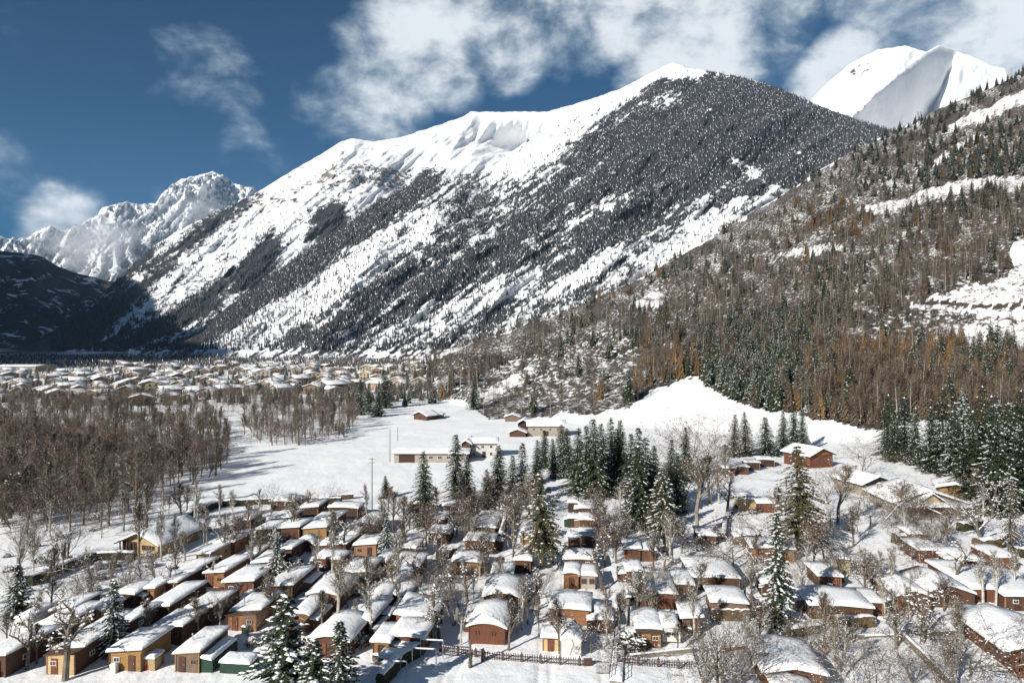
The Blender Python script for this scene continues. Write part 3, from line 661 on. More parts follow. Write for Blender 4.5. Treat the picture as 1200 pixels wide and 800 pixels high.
def hill_kind(px, py, rd):
    """what grows where on the hill"""
    def g(x, y, a, b): return math.exp(-((px-x)/a)**2-((py-y)/b)**2)
    w = dict(brown=1.5, pale=.7, spruce=.02, larch=.01, dry=.05, bush=.15)
    w['spruce'] += 8*g(900, 425, 48, 36)+6*g(880, 460, 60, 22)+1.2*g(820, 320, 60, 14)+5*g(1150, 200, 70, 26)+.8*g(960, 360, 24, 50)+2.5*g(1160, 425, 60, 34)+.5*g(1010, 330, 60, 30)+.7*g(680, 400, 20, 30)+.4*g(735, 340, 30, 15)+2.0*g(720, 410, 25, 25)
    w['spruce'] += 2.0*(py < 400-(px-480)*.455+30)*(px > 820)+.8*max(0, float(perlin(px/26, py/18, 9)))+.5*(py < 260)*(px > 1000)
    w['larch'] += 1.8*g(785, 440, 35, 28)+3.6*g(975, 258, 36, 16)+2.2*g(1150, 192, 50, 18)+2.0*g(1085, 420, 110, 18)+2.2*g(1130, 440, 45, 35)+2.0*g(955, 450, 14, 35)+.9*g(1000, 430, 50, 22)+1.4*g(935, 305, 10, 10)+.9*g(660, 330, 90, 16)
    w['dry'] += 3.5*g(1050, 455, 100, 38)+1.5*g(860, 440, 20, 40)
    w['pale'] += 1.5*g(560, 430, 60, 30)+1.5*g(1000, 310, 140, 40)+.8*g(640, 390, 90, 30)
    r = rd.random()*sum(w.values())
    for k, v in w.items():
        r -= v
        if r <= 0: return k
    return 'brown'
def hill_points(n, seed=3):
    rg = np.random.default_rng(seed); rd = random.Random(seed)
    px = rg.uniform(440, 1290, n); py = rg.uniform(80, 510, n)
    f, o, s = hill_cover(px, py)
    clump = fbm(px/24, py/13, 4, 57)
    keep = f & ~o & ((~s) | (rg.random(n) < .50)) & (rg.random(n) < np.clip(.85+clump*1.5, .35, 1))
    keep |= f & o & (rg.random(n) < .15)
    bush = s.astype(int)+2*o; px, py, bush = px[keep], py[keep], bush[keep]
    # march all rays to the slope at once
    t = np.geomspace(180, 1500, 500); X = (px[:, None]-600)/FPX*t[None]; zr = CAMH-(py[:, None]-400)/FPX*t[None]
    h = ground_z(X, t[None]+0*X); hit = h >= zr; k = hit.argmax(1); ok = hit.any(1)
    res = []
    for i in np.nonzero(ok)[0]:
        kind = hill_kind(px[i], py[i], rd)
        if bush[i] and (bush[i] >= 2 or rd.random() < .8): kind = 'bush'
        res.append((X[i, k[i]], t[k[i]], h[i, k[i]]-.1, rd.uniform(.6, 1.2), kind, px[i], py[i]))
    return res
HP = hill_points(21000)
HP.sort(key=lambda q: q[1])
LBL = dict(brown=('bare_tree', 'bare brown tree in the mixed wood on the hillside', 'tree', 'bare brown trees on the hillside'),
           pale=('birch_tree', 'bare pale-barked tree in the mixed wood on the hillside', 'tree', 'pale-barked trees on the hillside'),
           spruce=('spruce_tree', 'dark snow-dusted spruce in the wood on the hillside', 'tree', 'spruces on the hillside'),
           larch=('larch_tree', 'orange autumn larch in the wood on the hillside', 'tree', 'orange larches on the hillside'),
           dry=('larch_tree', 'brown leafless larch at the foot of the hillside wood', 'tree', 'brown larches on the hillside'),
           bush=('shrub', 'low bare shrub in the snow on the hillside', 'shrub', 'shrubs on the hillside'))
from collections import defaultdict
def hill_place(px, py):
    if py < 240: return ' in the upper wood below the white peak'
    if px > 1090: return ' below the snowy terrace on the right of the hillside' if py > 400 else ' beside the snowy terrace track on the hillside'
    if px > 960: return ' in the brown larch belt above the restaurant'
    if px > 830: return ' in the dark conifer belt above the brick-red chalet'
    if px > 740: return ' beside the orange larches at the tip of the meadow'
    return ' in the scrub above the stone farmhouse' if px > 600 else ' on the low hill foot above the lone chalet'
CNT = defaultdict(int); REST = defaultdict(list)
LIMIT = dict(brown=0, pale=60, spruce=225, larch=120, dry=60, bush=60)
for (x, y, z, s, k, px, py) in HP:
    v = random.randrange(len(HV[k]))
    if CNT[k] < LIMIT[k] and px < 1230:
        CNT[k] += 1; nm, lb, ct, gr = LBL[k]; lb = lb.split(' in the ')[0].split(' at the ')[0].split(' on the ')[0]+hill_place(px, py); lb = ('tall ' if s > 1.0 else 'small ' if s < .78 else 'mid-sized ')+('low ' if False else '')+lb; lb = lb.replace('mid-sized low', 'low').replace('small low', 'tiny').replace('tall low', 'larger'); lb += ', upper part' if py < 390 and px > 830 and px <= 1090 else ''; plant(nm, HV[k][v], x, y, z, s*15, 15, lb, ct, gr)
    else: REST[(k, v)].append((x, y, z, s))
for (k, v), pts in REST.items():
    scatter('hillside_wood', pts, HV[k][v], dict(brown='mass of bare brown trees covering the hillside', pale='mass of pale-barked bare trees covering the hillside', spruce='dark spruces massed along the upper hillside',
            larch='orange larches scattered through the hillside wood', dry='brown larches massed above the snow apron', bush='low bare scrub on the open hillside')[k], v+10)
# ------------------------------------------------------------------ materials of built things
def wood(name, c1, c2, horiz=False, var=.12):
    """boarded wall: grooves every 12 cm and streaky grain"""
    m, nt, b = new_mat(name)
    t = nd(nt, 'ShaderNodeTexCoord'); mp = nd(nt, 'ShaderNodeMapping'); mp.inputs['Scale'].default_value = (.5, .5, 6) if horiz else (5, 5, .5); nt.links.new(t.outputs['Object'], mp.inputs[0])
    n = nd(nt, 'ShaderNodeTexNoise', i_Scale=1.6, i_Detail=5.0, i_Roughness=.65); nt.links.new(mp.outputs[0], n.inputs[0])
    n3 = nd(nt, 'ShaderNodeTexNoise', i_Scale=.7, i_Detail=3.0); nt.links.new(t.outputs['Object'], n3.inputs[0])
    sx = nd(nt, 'ShaderNodeSeparateXYZ'); nt.links.new(t.outputs['Object'], sx.inputs[0])
    co = sx.outputs[2] if horiz else mth(nt, 'ADD', sx.outputs[0], sx.outputs[1])
    fr = mth(nt, 'FRACT', mth(nt, 'MULTIPLY', co, 5.5)); gr = mth(nt, 'LESS_THAN', fr, .12)
    c = mixc(nt, ramp(nt, n.outputs[0], .3, .7), c1, c2); c = mixc(nt, mth(nt, 'MULTIPLY', ramp(nt, n3.outputs[0], .45, .7), .35), c, tuple(x*.45 for x in c1)); c = mixc(nt, mth(nt, 'MULTIPLY', gr, .55), c, tuple(x*.3 for x in c2))
    oi = nd(nt, 'ShaderNodeObjectInfo'); hs = nd(nt, 'ShaderNodeHueSaturation'); nt.links.new(mth(nt, 'ADD', mth(nt, 'MULTIPLY', oi.outputs['Random'], 2*var), 1-var), hs.inputs['Value']); nt.links.new(c, hs.inputs['Color'])
    nt.links.new(hs.outputs[0], b.inputs['Base Color']); b.inputs['Roughness'].default_value = .75; b.inputs['Specular IOR Level'].default_value = .25
    bp = nd(nt, 'ShaderNodeBump', i_Strength=.5, i_Distance=.02); nt.links.new(mth(nt, 'SUBTRACT', n.outputs[0], gr), bp.inputs['Height']); nt.links.new(bp.outputs[0], b.inputs['Normal'])
    return m
WM = {'brown': wood('brown_boards', (.115, .058, .035), (.07, .036, .023)), 'redbrown': wood('red_brown_boards', (.175, .068, .038), (.11, .043, .026)), 'orange': wood('orange_boards', (.32, .15, .065), (.21, .095, .042), True),
      'ochre': wood('ochre_boards', (.36, .21, .08), (.24, .13, .05), True), 'grey': wood('weathered_boards', (.20, .145, .10), (.13, .095, .07)), 'tan': wood('tan_boards', (.58, .42, .22), (.46, .31, .15), True), 'dark': wood('dark_boards', (.07, .038, .026), (.045, .026, .02)),
      'salmon': wood('salmon_boards', (.32, .17, .10), (.22, .11, .065)), 'log': wood('log_wall', (.17, .075, .04), (.10, .045, .026), True)}
M_ROOF = mat('dark_roof_edge', (.10, .06, .04), .8, obj_var=.2); M_TRIM = mat('pale_fascia', (.34, .22, .13), .7, obj_var=.3)
M_GLASS = mat('window_glass', (.03, .035, .04), .12, spec=.6); M_FRAME = mat('window_frame', (.30, .17, .08), .6); M_WHITEF = mat('white_frame', (.7, .69, .65), .6)
M_VINYL = mat('white_vinyl', (.62, .60, .56), .6, col2=(.50, .49, .46), scale=1.0); M_GREEN = mat('dark_green_tarpaulin', (.022, .05, .028), .6, col2=(.015, .035, .022), scale=1.5, bump=.3)
M_PLASTER = {k: mat(k+'_plaster', c, .85, var=.12, scale=.6, obj_var=.06) for k, c in dict(cream=(.33, .30, .26), white=(.50, .48, .45), yellow=(.42, .35, .21), ochre=(.36, .25, .14), pink=(.40, .28, .22), stone=(.30, .26, .21), tan=(.20, .145, .105)).items()}
M_STEEL = mat('galvanised_steel', (.50, .51, .52), .45, metallic=.6); M_RUST = mat('brown_fence_paint', (.075, .038, .028), .6, obj_var=.15); M_CONC = mat('concrete', (.22, .195, .16), .9, scale=1.2, bump=.4); M_POLE = mat('weathered_pole', (.13, .11, .09), .9)
M_RED = mat('red_paint', (.45, .04, .03), .5)
YAW = -R(6.4)
def snow_slab(W, L, H, prof, t=.34, over=.28, seed=0, nx=11, ny=9, amp=.05):
    """a snow load that follows the roof profile, with rounded, slightly uneven edges"""
    xs = np.linspace(-W/2-over, W/2+over, nx); ys = np.linspace(-over, L+over, ny)
    xs[1] = xs[0]+.10; xs[-2] = xs[-1]-.10; ys[1] = ys[0]+.10; ys[-2] = ys[-1]-.10
    X, Y = np.meshgrid(xs, ys); base = np.vectorize(prof)(X)+H
    e = np.minimum(np.minimum(X-xs[0], xs[-1]-X), np.minimum(Y-ys[0], ys[-1]-Y))
    th = t*np.where(e < .01, .30, np.where(e < .15, .82, 1.0))+amp*(fbm(X*.9+seed*3.1, Y*.6+seed, 3, seed % 50)*2+fbm(X*.25+seed*1.7, Y*.22, 2, 5)*2.2)
    th = np.maximum(th, .05)
    edge = e < .01
    dx = np.where(edge, fbm(X*1.5+seed, Y*1.5, 2, 3)*.07, 0)
    top = np.stack([X+dx, Y+dx, base+th], -1).reshape(-1, 3)
    vs = [tuple(v) for v in top]; fs = []
    for i in range(ny-1):
        for j in range(nx-1): a = i*nx+j; fs.append((a, a+1, a+nx+1, a+nx))
    ring = [j for j in range(nx)]+[i*nx+nx-1 for i in range(1, ny)]+[(ny-1)*nx+j for j in range(nx-2, -1, -1)]+[i*nx for i in range(ny-2, 0, -1)]
    b0 = len(vs)
    for k in ring: x, y, z = vs[k]; zz = float(base.reshape(-1)[k]); vs.append((x*.995, y, zz+.012))
    n = len(ring)
    for k in range(n): fs.append((ring[k], b0+k, b0+(k+1) % n, ring[(k+1) % n]))
    me = bpy.data.meshes.new('snow_cover'); me.from_pydata(vs, [], fs); me.materials.append(SNOW); me.polygons.foreach_set('use_smooth', [True]*len(fs)); me.update()
    return me
def profile(kind, W):
    if kind == 'gable': return lambda x: (W/2+.3-abs(x))*math.tan(R(18))
    if kind == 'steep': return lambda x: (W/2+.3-abs(x))*math.tan(R(26))
    if kind == 'arc': return lambda x: .26*W*.5*(1-(2*x/(W+.6))**2)
    if kind == 'shedl': return lambda x: (x+W/2)*.10
    if kind == 'shedr': return lambda x: (W/2-x)*.10
    return lambda x: .04*(W/2-abs(x))
def wall_mesh(W, L, H, prof, m):
    mb = MB(); n = 9; pts = [(-W/2, -.3), (W/2, -.3)]+[(x, H+prof(x)) for x in np.linspace(W/2, -W/2, n)]
    mb.prism(pts, 0, L); return mb.mesh('wall', m)
def roof_mesh(W, L, H, prof, over=.3, th=.10, m=None):
    mb = MB(); xs = np.linspace(-W/2-over, W/2+over, 9)
    pts = [(x, H+prof(x)-th+.002) for x in xs]+[(x, H+prof(x)+.002) for x in xs[::-1]]
    mb.prism(pts, -over, L+over); return mb.mesh('roof', m or M_ROOF)
def add_window(root, x, y, z, w, h, face='front', m=None, name='window', glass=None):
    """frame standing proud of the wall with a recessed pane"""
    mb = MB(); t = .07
    for (cx, cz, sx, sz) in ((0, h/2-t/2, w, t), (0, -h/2+t/2, w, t), (-w/2+t/2, 0, t, h-2*t), (w/2-t/2, 0, t, h-2*t), (0, 0, t*.6, h-2*t)): mb.box((cx, 0, cz), (sx, .08, sz))
    rz = {'front': 0, 'right': math.pi/2, 'left': -math.pi/2, 'back': math.pi}[face]
    fr = link(name, mb.mesh('window_frame', m or M_FRAME), root, (x, y, z), rz)
    g = MB(); g.box((0, .01, 0), (w-2*t, .03, h-2*t)); link('pane', g.mesh('pane', glass or M_GLASS), fr)
    return fr
def add_door(root, x, y, w=.85, h=1.9, face='front', m=None):
    mb = MB(); mb.box((0, 0, h/2), (w, .09, h)); mb.box((0, -.03, h*.72), (w*.6, .06, .06)); mb.box((0, -.03, h*.25), (w*.6, .06, .06))
    rz = {'front': 0, 'right': math.pi/2, 'left': -math.pi/2}[face]
    d = link('door', mb.mesh('door', m or WM['dark']), root, (x, y, .02), rz)
    hb = MB(); hb.box((w*.38, -.07, h*.5), (.05, .06, .16)); link('handle', hb.mesh('handle', M_STEEL), d)
def at_px(xl, xr, yb):
    x0, y0, z0 = G((xl+xr)/2, yb); return x0, y0, z0, (xr-xl)/FPX*y0
LAND = []      # landmarks for describing what stands beside them
hutn = 0
def hut(xl, xr, yb, L, m, roof, label, H=2.15, t=.34, feats='dw', side=None, cat='hut', group='holiday huts in the snowy campsite', name='wooden_hut', yaw=YAW, front_m=None, W=None):
    global hutn; hutn += 1; rd = random.Random(hutn)
    x, y, z, w = at_px(xl, xr, yb); W = W or w
    yaw = yaw+rd.uniform(-.05, .05); H = H*rd.uniform(.92, 1.1)
    t_ = empty(name, (x, y, z-.02), yaw); tag(t_, label, cat, group); LAND.append((x, y, label, W, L))
    pf_ = profile(roof, W); wm = WM.get(m) or M_PLASTER.get(m) or m
    link('wall', wall_mesh(W, L, H, pf_, wm), t_)
    link('roof', roof_mesh(W, L, H, pf_, m=rd.choice([M_ROOF, M_TRIM])), t_)
    sl_ = (.82 if rd.random() < .22 and L > 5 else 1.0)
    link('snow_cover', snow_slab(W, L*sl_, H+.004, pf_, t*rd.uniform(.75, 1.3), rd.uniform(.26, .42), hutn, ny=max(8, int(L*1.3))), t_, (0, L*(1-sl_)*rd.choice((0, 1)), 0))
    if front_m:
        mb = MB(); mb.box((0, -.02, H/2), (W-.3, .05, H-.1)); link('front_panel', mb.mesh('front_panel', WM.get(front_m) or M_PLASTER.get(front_m)), t_)
    # corner posts
    for sx in (-1, 1):
        mb = MB(); mb.box((sx*(W/2-.03), -.015, H/2-.05), (.14, .14, H-.1)); link('corner_post', mb.mesh('corner_post', rd.choice([M_ROOF, M_FRAME])), t_)
    if 'd' in feats: add_door(t_, W*rd.choice([-.22, .2]) if W > 2.5 else 0, -.05, m=rd.choice([WM['dark'], WM['brown'], WM['redbrown']]))
    if 'w' in feats and W > 2.4: add_window(t_, (W*.27 if t_.children[-1].name.startswith('handle') or rd.random() < .5 else -W*.27), -.06, 1.35, .8, .6, m=rd.choice([M_FRAME, M_FRAME, M_FRAME, M_WHITEF]))
    if 'W' in feats: 
        for k in (-.25, .25): add_window(t_, W*k, -.06, 1.3, W*.36, .9)
    if 'v' in feats:
        for k in (-.3, -.22, .15, .23):
            mb = MB(); mb.box((W*k, -.03, 1.45), (.12, .07, .55)); link('vent_slot', mb.mesh('vent_slot', WM['dark']), t_)
    if rd.random() < .62 and yb > 600 and 'annex' not in label:
        sw, sl, sh = rd.uniform(.9, 1.5), rd.uniform(1.6, L*.7), rd.uniform(1.3, 1.75); sd = rd.choice((-1, 1)); y0_ = rd.uniform(.3, max(.4, L-sl-.5))
        mb = MB(); mb.box((0, sl/2, sh/2-.1), (sw, sl, sh+.2)); an = link('lean_to', mb.mesh('lean_to', rd.choice([WM['brown'], WM['dark'], WM['grey'], wm, M_GREEN])), t_, (sd*(W/2+sw/2+.01), y0_, 0))
        link('lean_to_snow', snow_slab(sw-.1, sl, sh+.01, lambda q: -sd*.12*q+.06, rd.uniform(.2, .34), .10, hutn+90, 6, 8), an)
    if rd.random() < .5:
        cx_, cy_ = rd.choice((-.3, .3))*W, L*rd.uniform(.3, .8); zc_ = H+pf_(cx_)+.2; mb = MB(); mb.tube([(cx_, cy_, zc_-.2), (cx_, cy_, zc_+.85)], [.07, .07], 7); mb.tube([(cx_, cy_, zc_+.85), (cx_, cy_, zc_+.98)], [.15, .02], 7, cap=True); link('stovepipe', mb.mesh('stovepipe', M_STEEL), t_)
    if rd.random() < .35 and yb > 640:
        mb = MB(); mb.box((0, -.55, .45), (.75, .55, .9)); bx_ = link('storage_box', mb.mesh('storage_box', rd.choice([M_GREEN, WM['grey'], WM['brown'], M_VINYL])), t_, (rd.uniform(-.35, .35)*W, 0, 0)); link('box_snow', snow_slab(.7, .5, .91, lambda q: 0, .22, .06, hutn+140, 6, 5), bx_, (0, -.8, 0))
    if L > 4:
        fx_ = W/2+.03 if (x < 20) else -W/2-.03; fc = 'right' if x < 20 else 'left'
        add_window(t_, fx_, L*.35, 1.35, .9, .6, fc, rd.choice([M_FRAME, M_WHITEF]))
        if rd.random() < .5: add_window(t_, fx_, L*.72, 1.35, .7, .55, fc)
    if 'c' in feats:       # front awning with its own snow
        mb = MB(); mb.box((0, -.7, H-.25), (W*.6, 1.5, .06)); aw = link('awning', mb.mesh('awning', M_ROOF), t_)
        s = snow_slab(W*.6, 1.2, H-.2, lambda q: 0, .22, .1, hutn+50, 7, 6); link('awning_snow', s, t_, (0, -1.35, 0))
        for sx in (-1, 1): mb = MB(); mb.box((sx*W*.27, -1.35, (H-.3)/2), (.08, .08, H-.3)); link('awning_post', mb.mesh('post', M_FRAME), t_)
    return t_
HUTS = [
 (-28, 9, 792, 8, 'brown', 'shedl', 'dark brown hut cut by the corner, nearest at the far end of the front row'),
 (54, 89, 790, 8.5, 'brown', 'shedl', 'long brown hut with a light honey-coloured front behind a knobbly tree', 'tan'),
 (42, 76, 753, 7.5, 'salmon', 'shedl', 'salmon-fronted hut behind the honey-coloured one, snow roof with a shadow stripe'),
 (100, 119, 733, 4.5, 'tan', 'steep', 'small pale wood hut with a pointed snow roof beside a snowy spruce'),
 (127, 167, 786, 6, 'ochre', 'shedl', 'ochre hut with tree shadows on its front, small yellow kiosk beside it'),
 (205, 234, 788, 7, 'grey', 'shedl', 'weathered grey-brown hut with a green lean-to on its right side'),
 (178, 215, 754, 6.5, 'brown', 'shedl', 'dark brown hut with a blue-shadowed roof behind the weathered grey one'),
 (217, 250, 733, 7, 'brown', 'shedl', 'brown hut joined behind the dark one, roof dusted by branches'),
 (265, 301, 739, 7.5, 'orange', 'shedl', 'orange-brown hut with a sunlit open front, bush before it'),
 (314, 343, 704, 10, 'brown', 'shedl', 'long brown hut with a wide white roof behind the big snowy spruces'),
 (359, 398, 716, 8, 'brown', 'arc', 'brown hut with an ochre gabled porch and a bare bush in front', 'ochre'),
 (337, 357, 744, 7.5, 'redbrown', 'arc', 'red-brown hut half hidden by the foreground spruce', None),
 (366, 409, 771, 7.5, 'brown', 'arc', 'brown hut with a domed snow roof directly behind two foreground spruces'),
 (412, 435, 747, 8, 'dark', 'arc', 'dark low hut in the hedge-lined row beside a white birch stem'),
 (433, 453, 722, 8, 'dark', 'arc', 'dark hut continuing the hedge-lined row above the birch'),
 (454, 474, 699, 7, 'dark', 'arc', 'narrow dark hut near a tall thin birch, snow roof merging with the next'),
 (437, 456, 773, 5, 'ochre', 'flat', 'small ochre-fronted hut above the galvanised frames'),
 (458, 497, 766, 5, 'brown', 'flat', 'wide snow-roofed hut beside the dark green hedge wall'),
 (464, 508, 744, 7, 'orange', 'shedr', 'hut with an orange end wall and furrowed snow roof'),
 (491, 511, 713, 4, 'orange', 'flat', 'tiny orange hut in deep snow beside the stout trunks'),
 (549, 592, 755, 7.5, 'redbrown', 'arc', 'red-brown hut with slotted vents just behind the picket fence'),
 (567, 608, 716, 7.5, 'brown', 'arc', 'snow-roofed hut directly behind the red-brown vented one'),
 (577, 600, 688, 4.5, 'orange', 'flat', 'low hut with an orange wall strip, third up from the picket fence'),
 (529, 563, 674, 6.5, 'ochre', 'flat', 'ochre hut behind a fluffy bush in the middle row'),
 (545, 578, 648, 5.5, 'redbrown', 'flat', 'reddish hut half behind a round-topped bare tree'),
 (555, 580, 630, 13, 'ochre', 'flat', 'long white-roofed hut at the top of the middle row'),
 (458, 488, 682, 8, 'orange', 'flat', 'orange-walled hut with dark side beyond the hedge row'),
 (449, 478, 713, 6, 'brown', 'flat', 'brown hut with furrowed snow next to a tall thin tree'),
 (502, 526, 637, 6, 'dark', 'flat', 'purple-brown hut under bare trees left of the clipped hedge'),
 (520, 533, 603, 5, 'brown', 'flat', 'small hut beneath the two tall dark spruces'),
 (373, 406, 652, 6, 'brown', 'shedl', 'hut with white roof and thin orange stripe, centre of the left block'),
 (366, 399, 669, 4.5, 'redbrown', 'flat', 'red-brown open hut with a bare tree in front of it', None),
 (401, 433, 688, 6.5, 'salmon', 'shedl', 'salmon-brown hut with a grey shadowed roof near the lane'),
 (415, 441, 653, 6, 'salmon', 'shedl', 'pinkish hut with a little pergola beside the small spruce'),
 (417, 440, 628, 8, 'brown', 'arc', 'hut with a broad bright roof behind the small snowy spruce'),
 (385, 420, 607, 4, 'dark', 'flat', 'low dark hut at the edge of the open snowfield'),
 (366, 395, 621, 6, 'brown', 'shedl', 'brown hut with the brightest roof in the upper left block'),
 (355, 383, 632, 5, 'ochre', 'shedl', 'hut with an ochre corner and deep dark porch'),
 (325, 342, 658, 5, 'brown', 'shedl', 'small brown hut beside the round-arched shed'),
 (324, 351, 633, 6, 'brown', 'shedl', 'low brown hut under a tall bare tree, upper left block'),
 (317, 341, 619, 6, 'dark', 'shedl', 'dark low hut beside the spreading bare tree'),
 (281, 296, 667, 7, 'orange', 'shedl', 'vivid orange-ended hut with a wide snow roof'),
 (240, 263, 688, 8.5, 'orange', 'shedl', 'hut with an orange corner and long curved snow roof'),
 (203, 226, 688, 9, 'dark', 'shedl', 'black-sided hut with a smooth humped snow roof'),
 (230, 247, 664, 7, 'tan', 'shedl', 'tan hut with a brown side behind the orange-cornered one'),
 (252, 275, 650, 8, 'orange', 'shedl', 'hut with a small orange gable under thin birches'),
 (163, 182, 707, 8, 'orange', 'shedl', 'orange-ended hut beneath a knobbly tree, left block'),
 (172, 199, 728, 9.5, 'brown', 'shedl', 'long hut with sagging snow beside the snow-topped hedge'),
 (137, 153, 748, 6, 'brown', 'shedl', 'brown hut just right of the snowy spruce'),
 (137, 158, 712, 5, 'dark', 'flat', 'dark little hut in the shade near the lane to the chalet'),
 (262, 298, 699, 7, 'brown', 'shedl', 'snow-buried brown hut above the orange-brown one'),
 (350, 373, 606, 7, 'dark', 'shedl', 'dark hut at the top of the left block beside a fan-shaped tree'),
 (317, 345, 599, 5, 'dark', 'flat', 'farthest low hut of the left block along the field hedge'),
 (661, 697, 669, 5, 'brown', 'flat', 'hut with a blue-shadowed roof in the centre row'),
 (661, 678, 690, 5, 'orange', 'arc', 'small orange hut with a rounded snow roof, left of its twin'),
 (680, 698, 690, 5, 'cream', 'flat', 'cream hut with a glazed front and icicles', None),
 (645, 690, 732, 6, 'orange', 'flat', 'broad orange hut behind the white tent in the centre row'),
 (636, 655, 763, 3, 'tan', 'flat', 'tiny honey-coloured hut with door and window by the fence'),
 (679, 697, 642, 5, 'redbrown', 'flat', 'bright red-orange hut facing down the centre lane'),
 (666, 678, 642, 2.5, 'redbrown', 'flat', 'small red-orange annex left of the bright hut'),
 (679, 696, 621, 5, 'brown', 'flat', 'second hut up behind the bright red-orange one'),
 (667, 678, 618, 3, 'dark', 'flat', 'dark porch hut, second up in the centre row'),
 (679, 695, 606, 5, 'brown', 'flat', 'third hut up behind the bright red-orange one'),
 (666, 677, 600, 3, 'dark', 'flat', 'dark porch hut with a snow cap at the head of the centre row'),
 (732, 750, 657, 5, 'brown', 'shedl', 'brown hut with furrowed roof right of the wide lane'),
 (750, 768, 658, 5, 'brown', 'flat', 'hut behind thin trunks adjoining the furrowed-roof hut'),
 (745, 766, 712, 8, 'redbrown', 'flat', 'red-brown hut behind a bare bushy tree, right of the footpath'),
 (766.6, 792, 714, 10, 'redbrown', 'flat', 'taller red-brown hut joined to its neighbour, long snow roof'),
 (748, 774, 759, 7.5, 'ochre', 'flat', 'ochre shuttered hut with a peaked snow load by the dark bush'),
 (812, 866, 692, 10, 'brown', 'flat', 'double-roofed wide hut beside the slanting pollard'),
 (835, 874, 724, 6, 'grey', 'flat', 'grey-roofed hut screened by brown reed matting'),
 (882, 930, 657, 6, 'orange', 'flat', 'orange-cornered hut behind the slim snowy spruce'),
 (951, 1020, 728, 7, 'brown', 'flat', 'wide brown hut with reeds growing before its front'),
 (1052, 1090, 716, 7, 'log', 'gable', 'log hut between white birches and a pollard'),
 (1033, 1058, 693, 6, 'dark', 'gable', 'dark gabled hut behind the pair of white birches'),
 (1078, 1105, 660, 6.5, 'redbrown', 'flat', 'red-brown hut in front of the restaurant pergola'),
 (1085, 1140, 712, 9, 'brown', 'gable', 'hut with a long snowy ridge behind the stone edging'),
 (1140, 1175, 706, 13, 'brown', 'flat', 'long brown hut in the right-hand row with a red door', 'redbrown'),
 (1180, 1230, 716, 13, 'brown', 'flat', 'outermost long brown hut at the picture edge'),
 (888, 912, 601, 5, 'redbrown', 'flat', 'red hut glimpsed behind the tall larch'),
 (786, 805, 560, 5, 'brown', 'flat', 'brown hut at the foot of the tall pale bare tree'),
 (848, 861, 557, 5, 'brown', 'flat', 'first of the row of cubic brown huts below the field'),
 (862, 877, 556, 5, 'brown', 'flat', 'second of the row of cubic brown huts below the field'),
 (874, 890, 551, 5, 'dark', 'flat', 'third of the row of cubic brown huts below the field'),
 (888, 907, 547, 5, 'dark', 'flat', 'last of the row of cubic brown huts below the field'),
]
HUTS += [
 (700, 716, 742, 4, 'dark', 'flat', 'low dark hut against the left rail of the footbridge'), (790, 812, 700, 7, 'brown', 'flat', 'brown hut behind the olive-twigged trees, right of the tall red-brown pair'), (800, 822, 742, 5, 'brown', 'shedl', 'brown hut buried in the bushy trees left of the low chalet'),
 (893, 912, 700, 5, 'dark', 'flat', 'dark hut in the shade of the slim snowy spruce'), (1015, 1034, 722, 5, 'brown', 'flat', 'brown hut wedged between the reeds and the white birches'), (1100, 1120, 662, 6, 'brown', 'flat', 'brown hut right of the pergola hut with a shared snow drift'), (1128, 1150, 672, 7, 'dark', 'flat', 'dark hut behind the long brown row'),
 (1166, 1192, 668, 7, 'redbrown', 'flat', 'red-brown hut below the level-boughed larch'), (960, 985, 690, 6, 'brown', 'flat', 'brown hut behind the wide-spreading tree'), (870, 886, 640, 5, 'grey', 'flat', 'grey hut beside the thin climbing hedge'), (940, 958, 640, 5, 'brown', 'flat', 'brown hut under the huge ragged conifer'), (610, 626, 640, 6, 'ochre', 'flat', 'ochre hut behind the big ragged conifer'),
 (603, 622, 672, 5, 'brown', 'flat', 'brown hut left of the big ragged conifer trunk'), (470, 487, 655, 6, 'brown', 'flat', 'brown hut under the fluffy orange-brown tree'), (500, 520, 620, 6, 'brown', 'flat', 'upper brown hut under bare trees below the tall spruces'), (440, 458, 672, 6, 'redbrown', 'flat', 'red-brown hut next to the small spruce with snow balls'), (480, 500, 602, 5, 'dark', 'flat', 'dark hut peeping out left of the tall spruces'),
 (400, 418, 640, 5, 'brown', 'flat', 'brown hut squeezed between two bright roofs, left block'), (60, 84, 735, 6, 'dark', 'shedl', 'dark hut behind the salmon-fronted one under twigs'), (96, 118, 760, 6, 'brown', 'shedl', 'brown hut between the honey-fronted hut and the snowy spruce'), (296, 314, 676, 6, 'dark', 'shedl', 'dark hut behind the narrow snowy spruce'), (190, 208, 700, 6, 'brown', 'shedl', 'brown hut behind the knobbly tree pair, left block'),
 (300, 318, 634, 6, 'brown', 'shedl', 'brown hut beside the round-crowned tree near the hedge'), (278, 294, 622, 5, 'dark', 'shedl', 'dark hut at the field hedge left of the spreading tree'), (735, 752, 684, 5, 'brown', 'flat', 'brown hut left behind the bushy tree by the footpath'), (820, 838, 640, 6, 'brown', 'flat', 'brown hut below the slope left of the slanting pollard'), (1140, 1165, 745, 4, 'dark', 'flat', 'dark shed close behind the veranda chalet'), (1066, 1086, 640, 5, 'grey', 'flat', 'grey hut beside the rounded olive bush')]
for i, hspec in enumerate(HUTS):
    xl, xr, yb, L, m, roof, lb = hspec[:7]
    fm = hspec[7] if len(hspec) > 7 else None
    feats = 'dw' if (xr-xl) > 20 and yb > 640 else ('d' if yb > 640 else '')
    if 'vents' in lb: feats = 'v'
    if 'glazed' in lb: feats = 'W'
    if 'annex' in lb: feats = 'c'
    hut(xl, xr, yb, L, m, roof, lb, feats=feats, front_m=fm, t=.36 if yb > 620 else .42, H=2.2 if 'tiny' not in lb else 1.9)

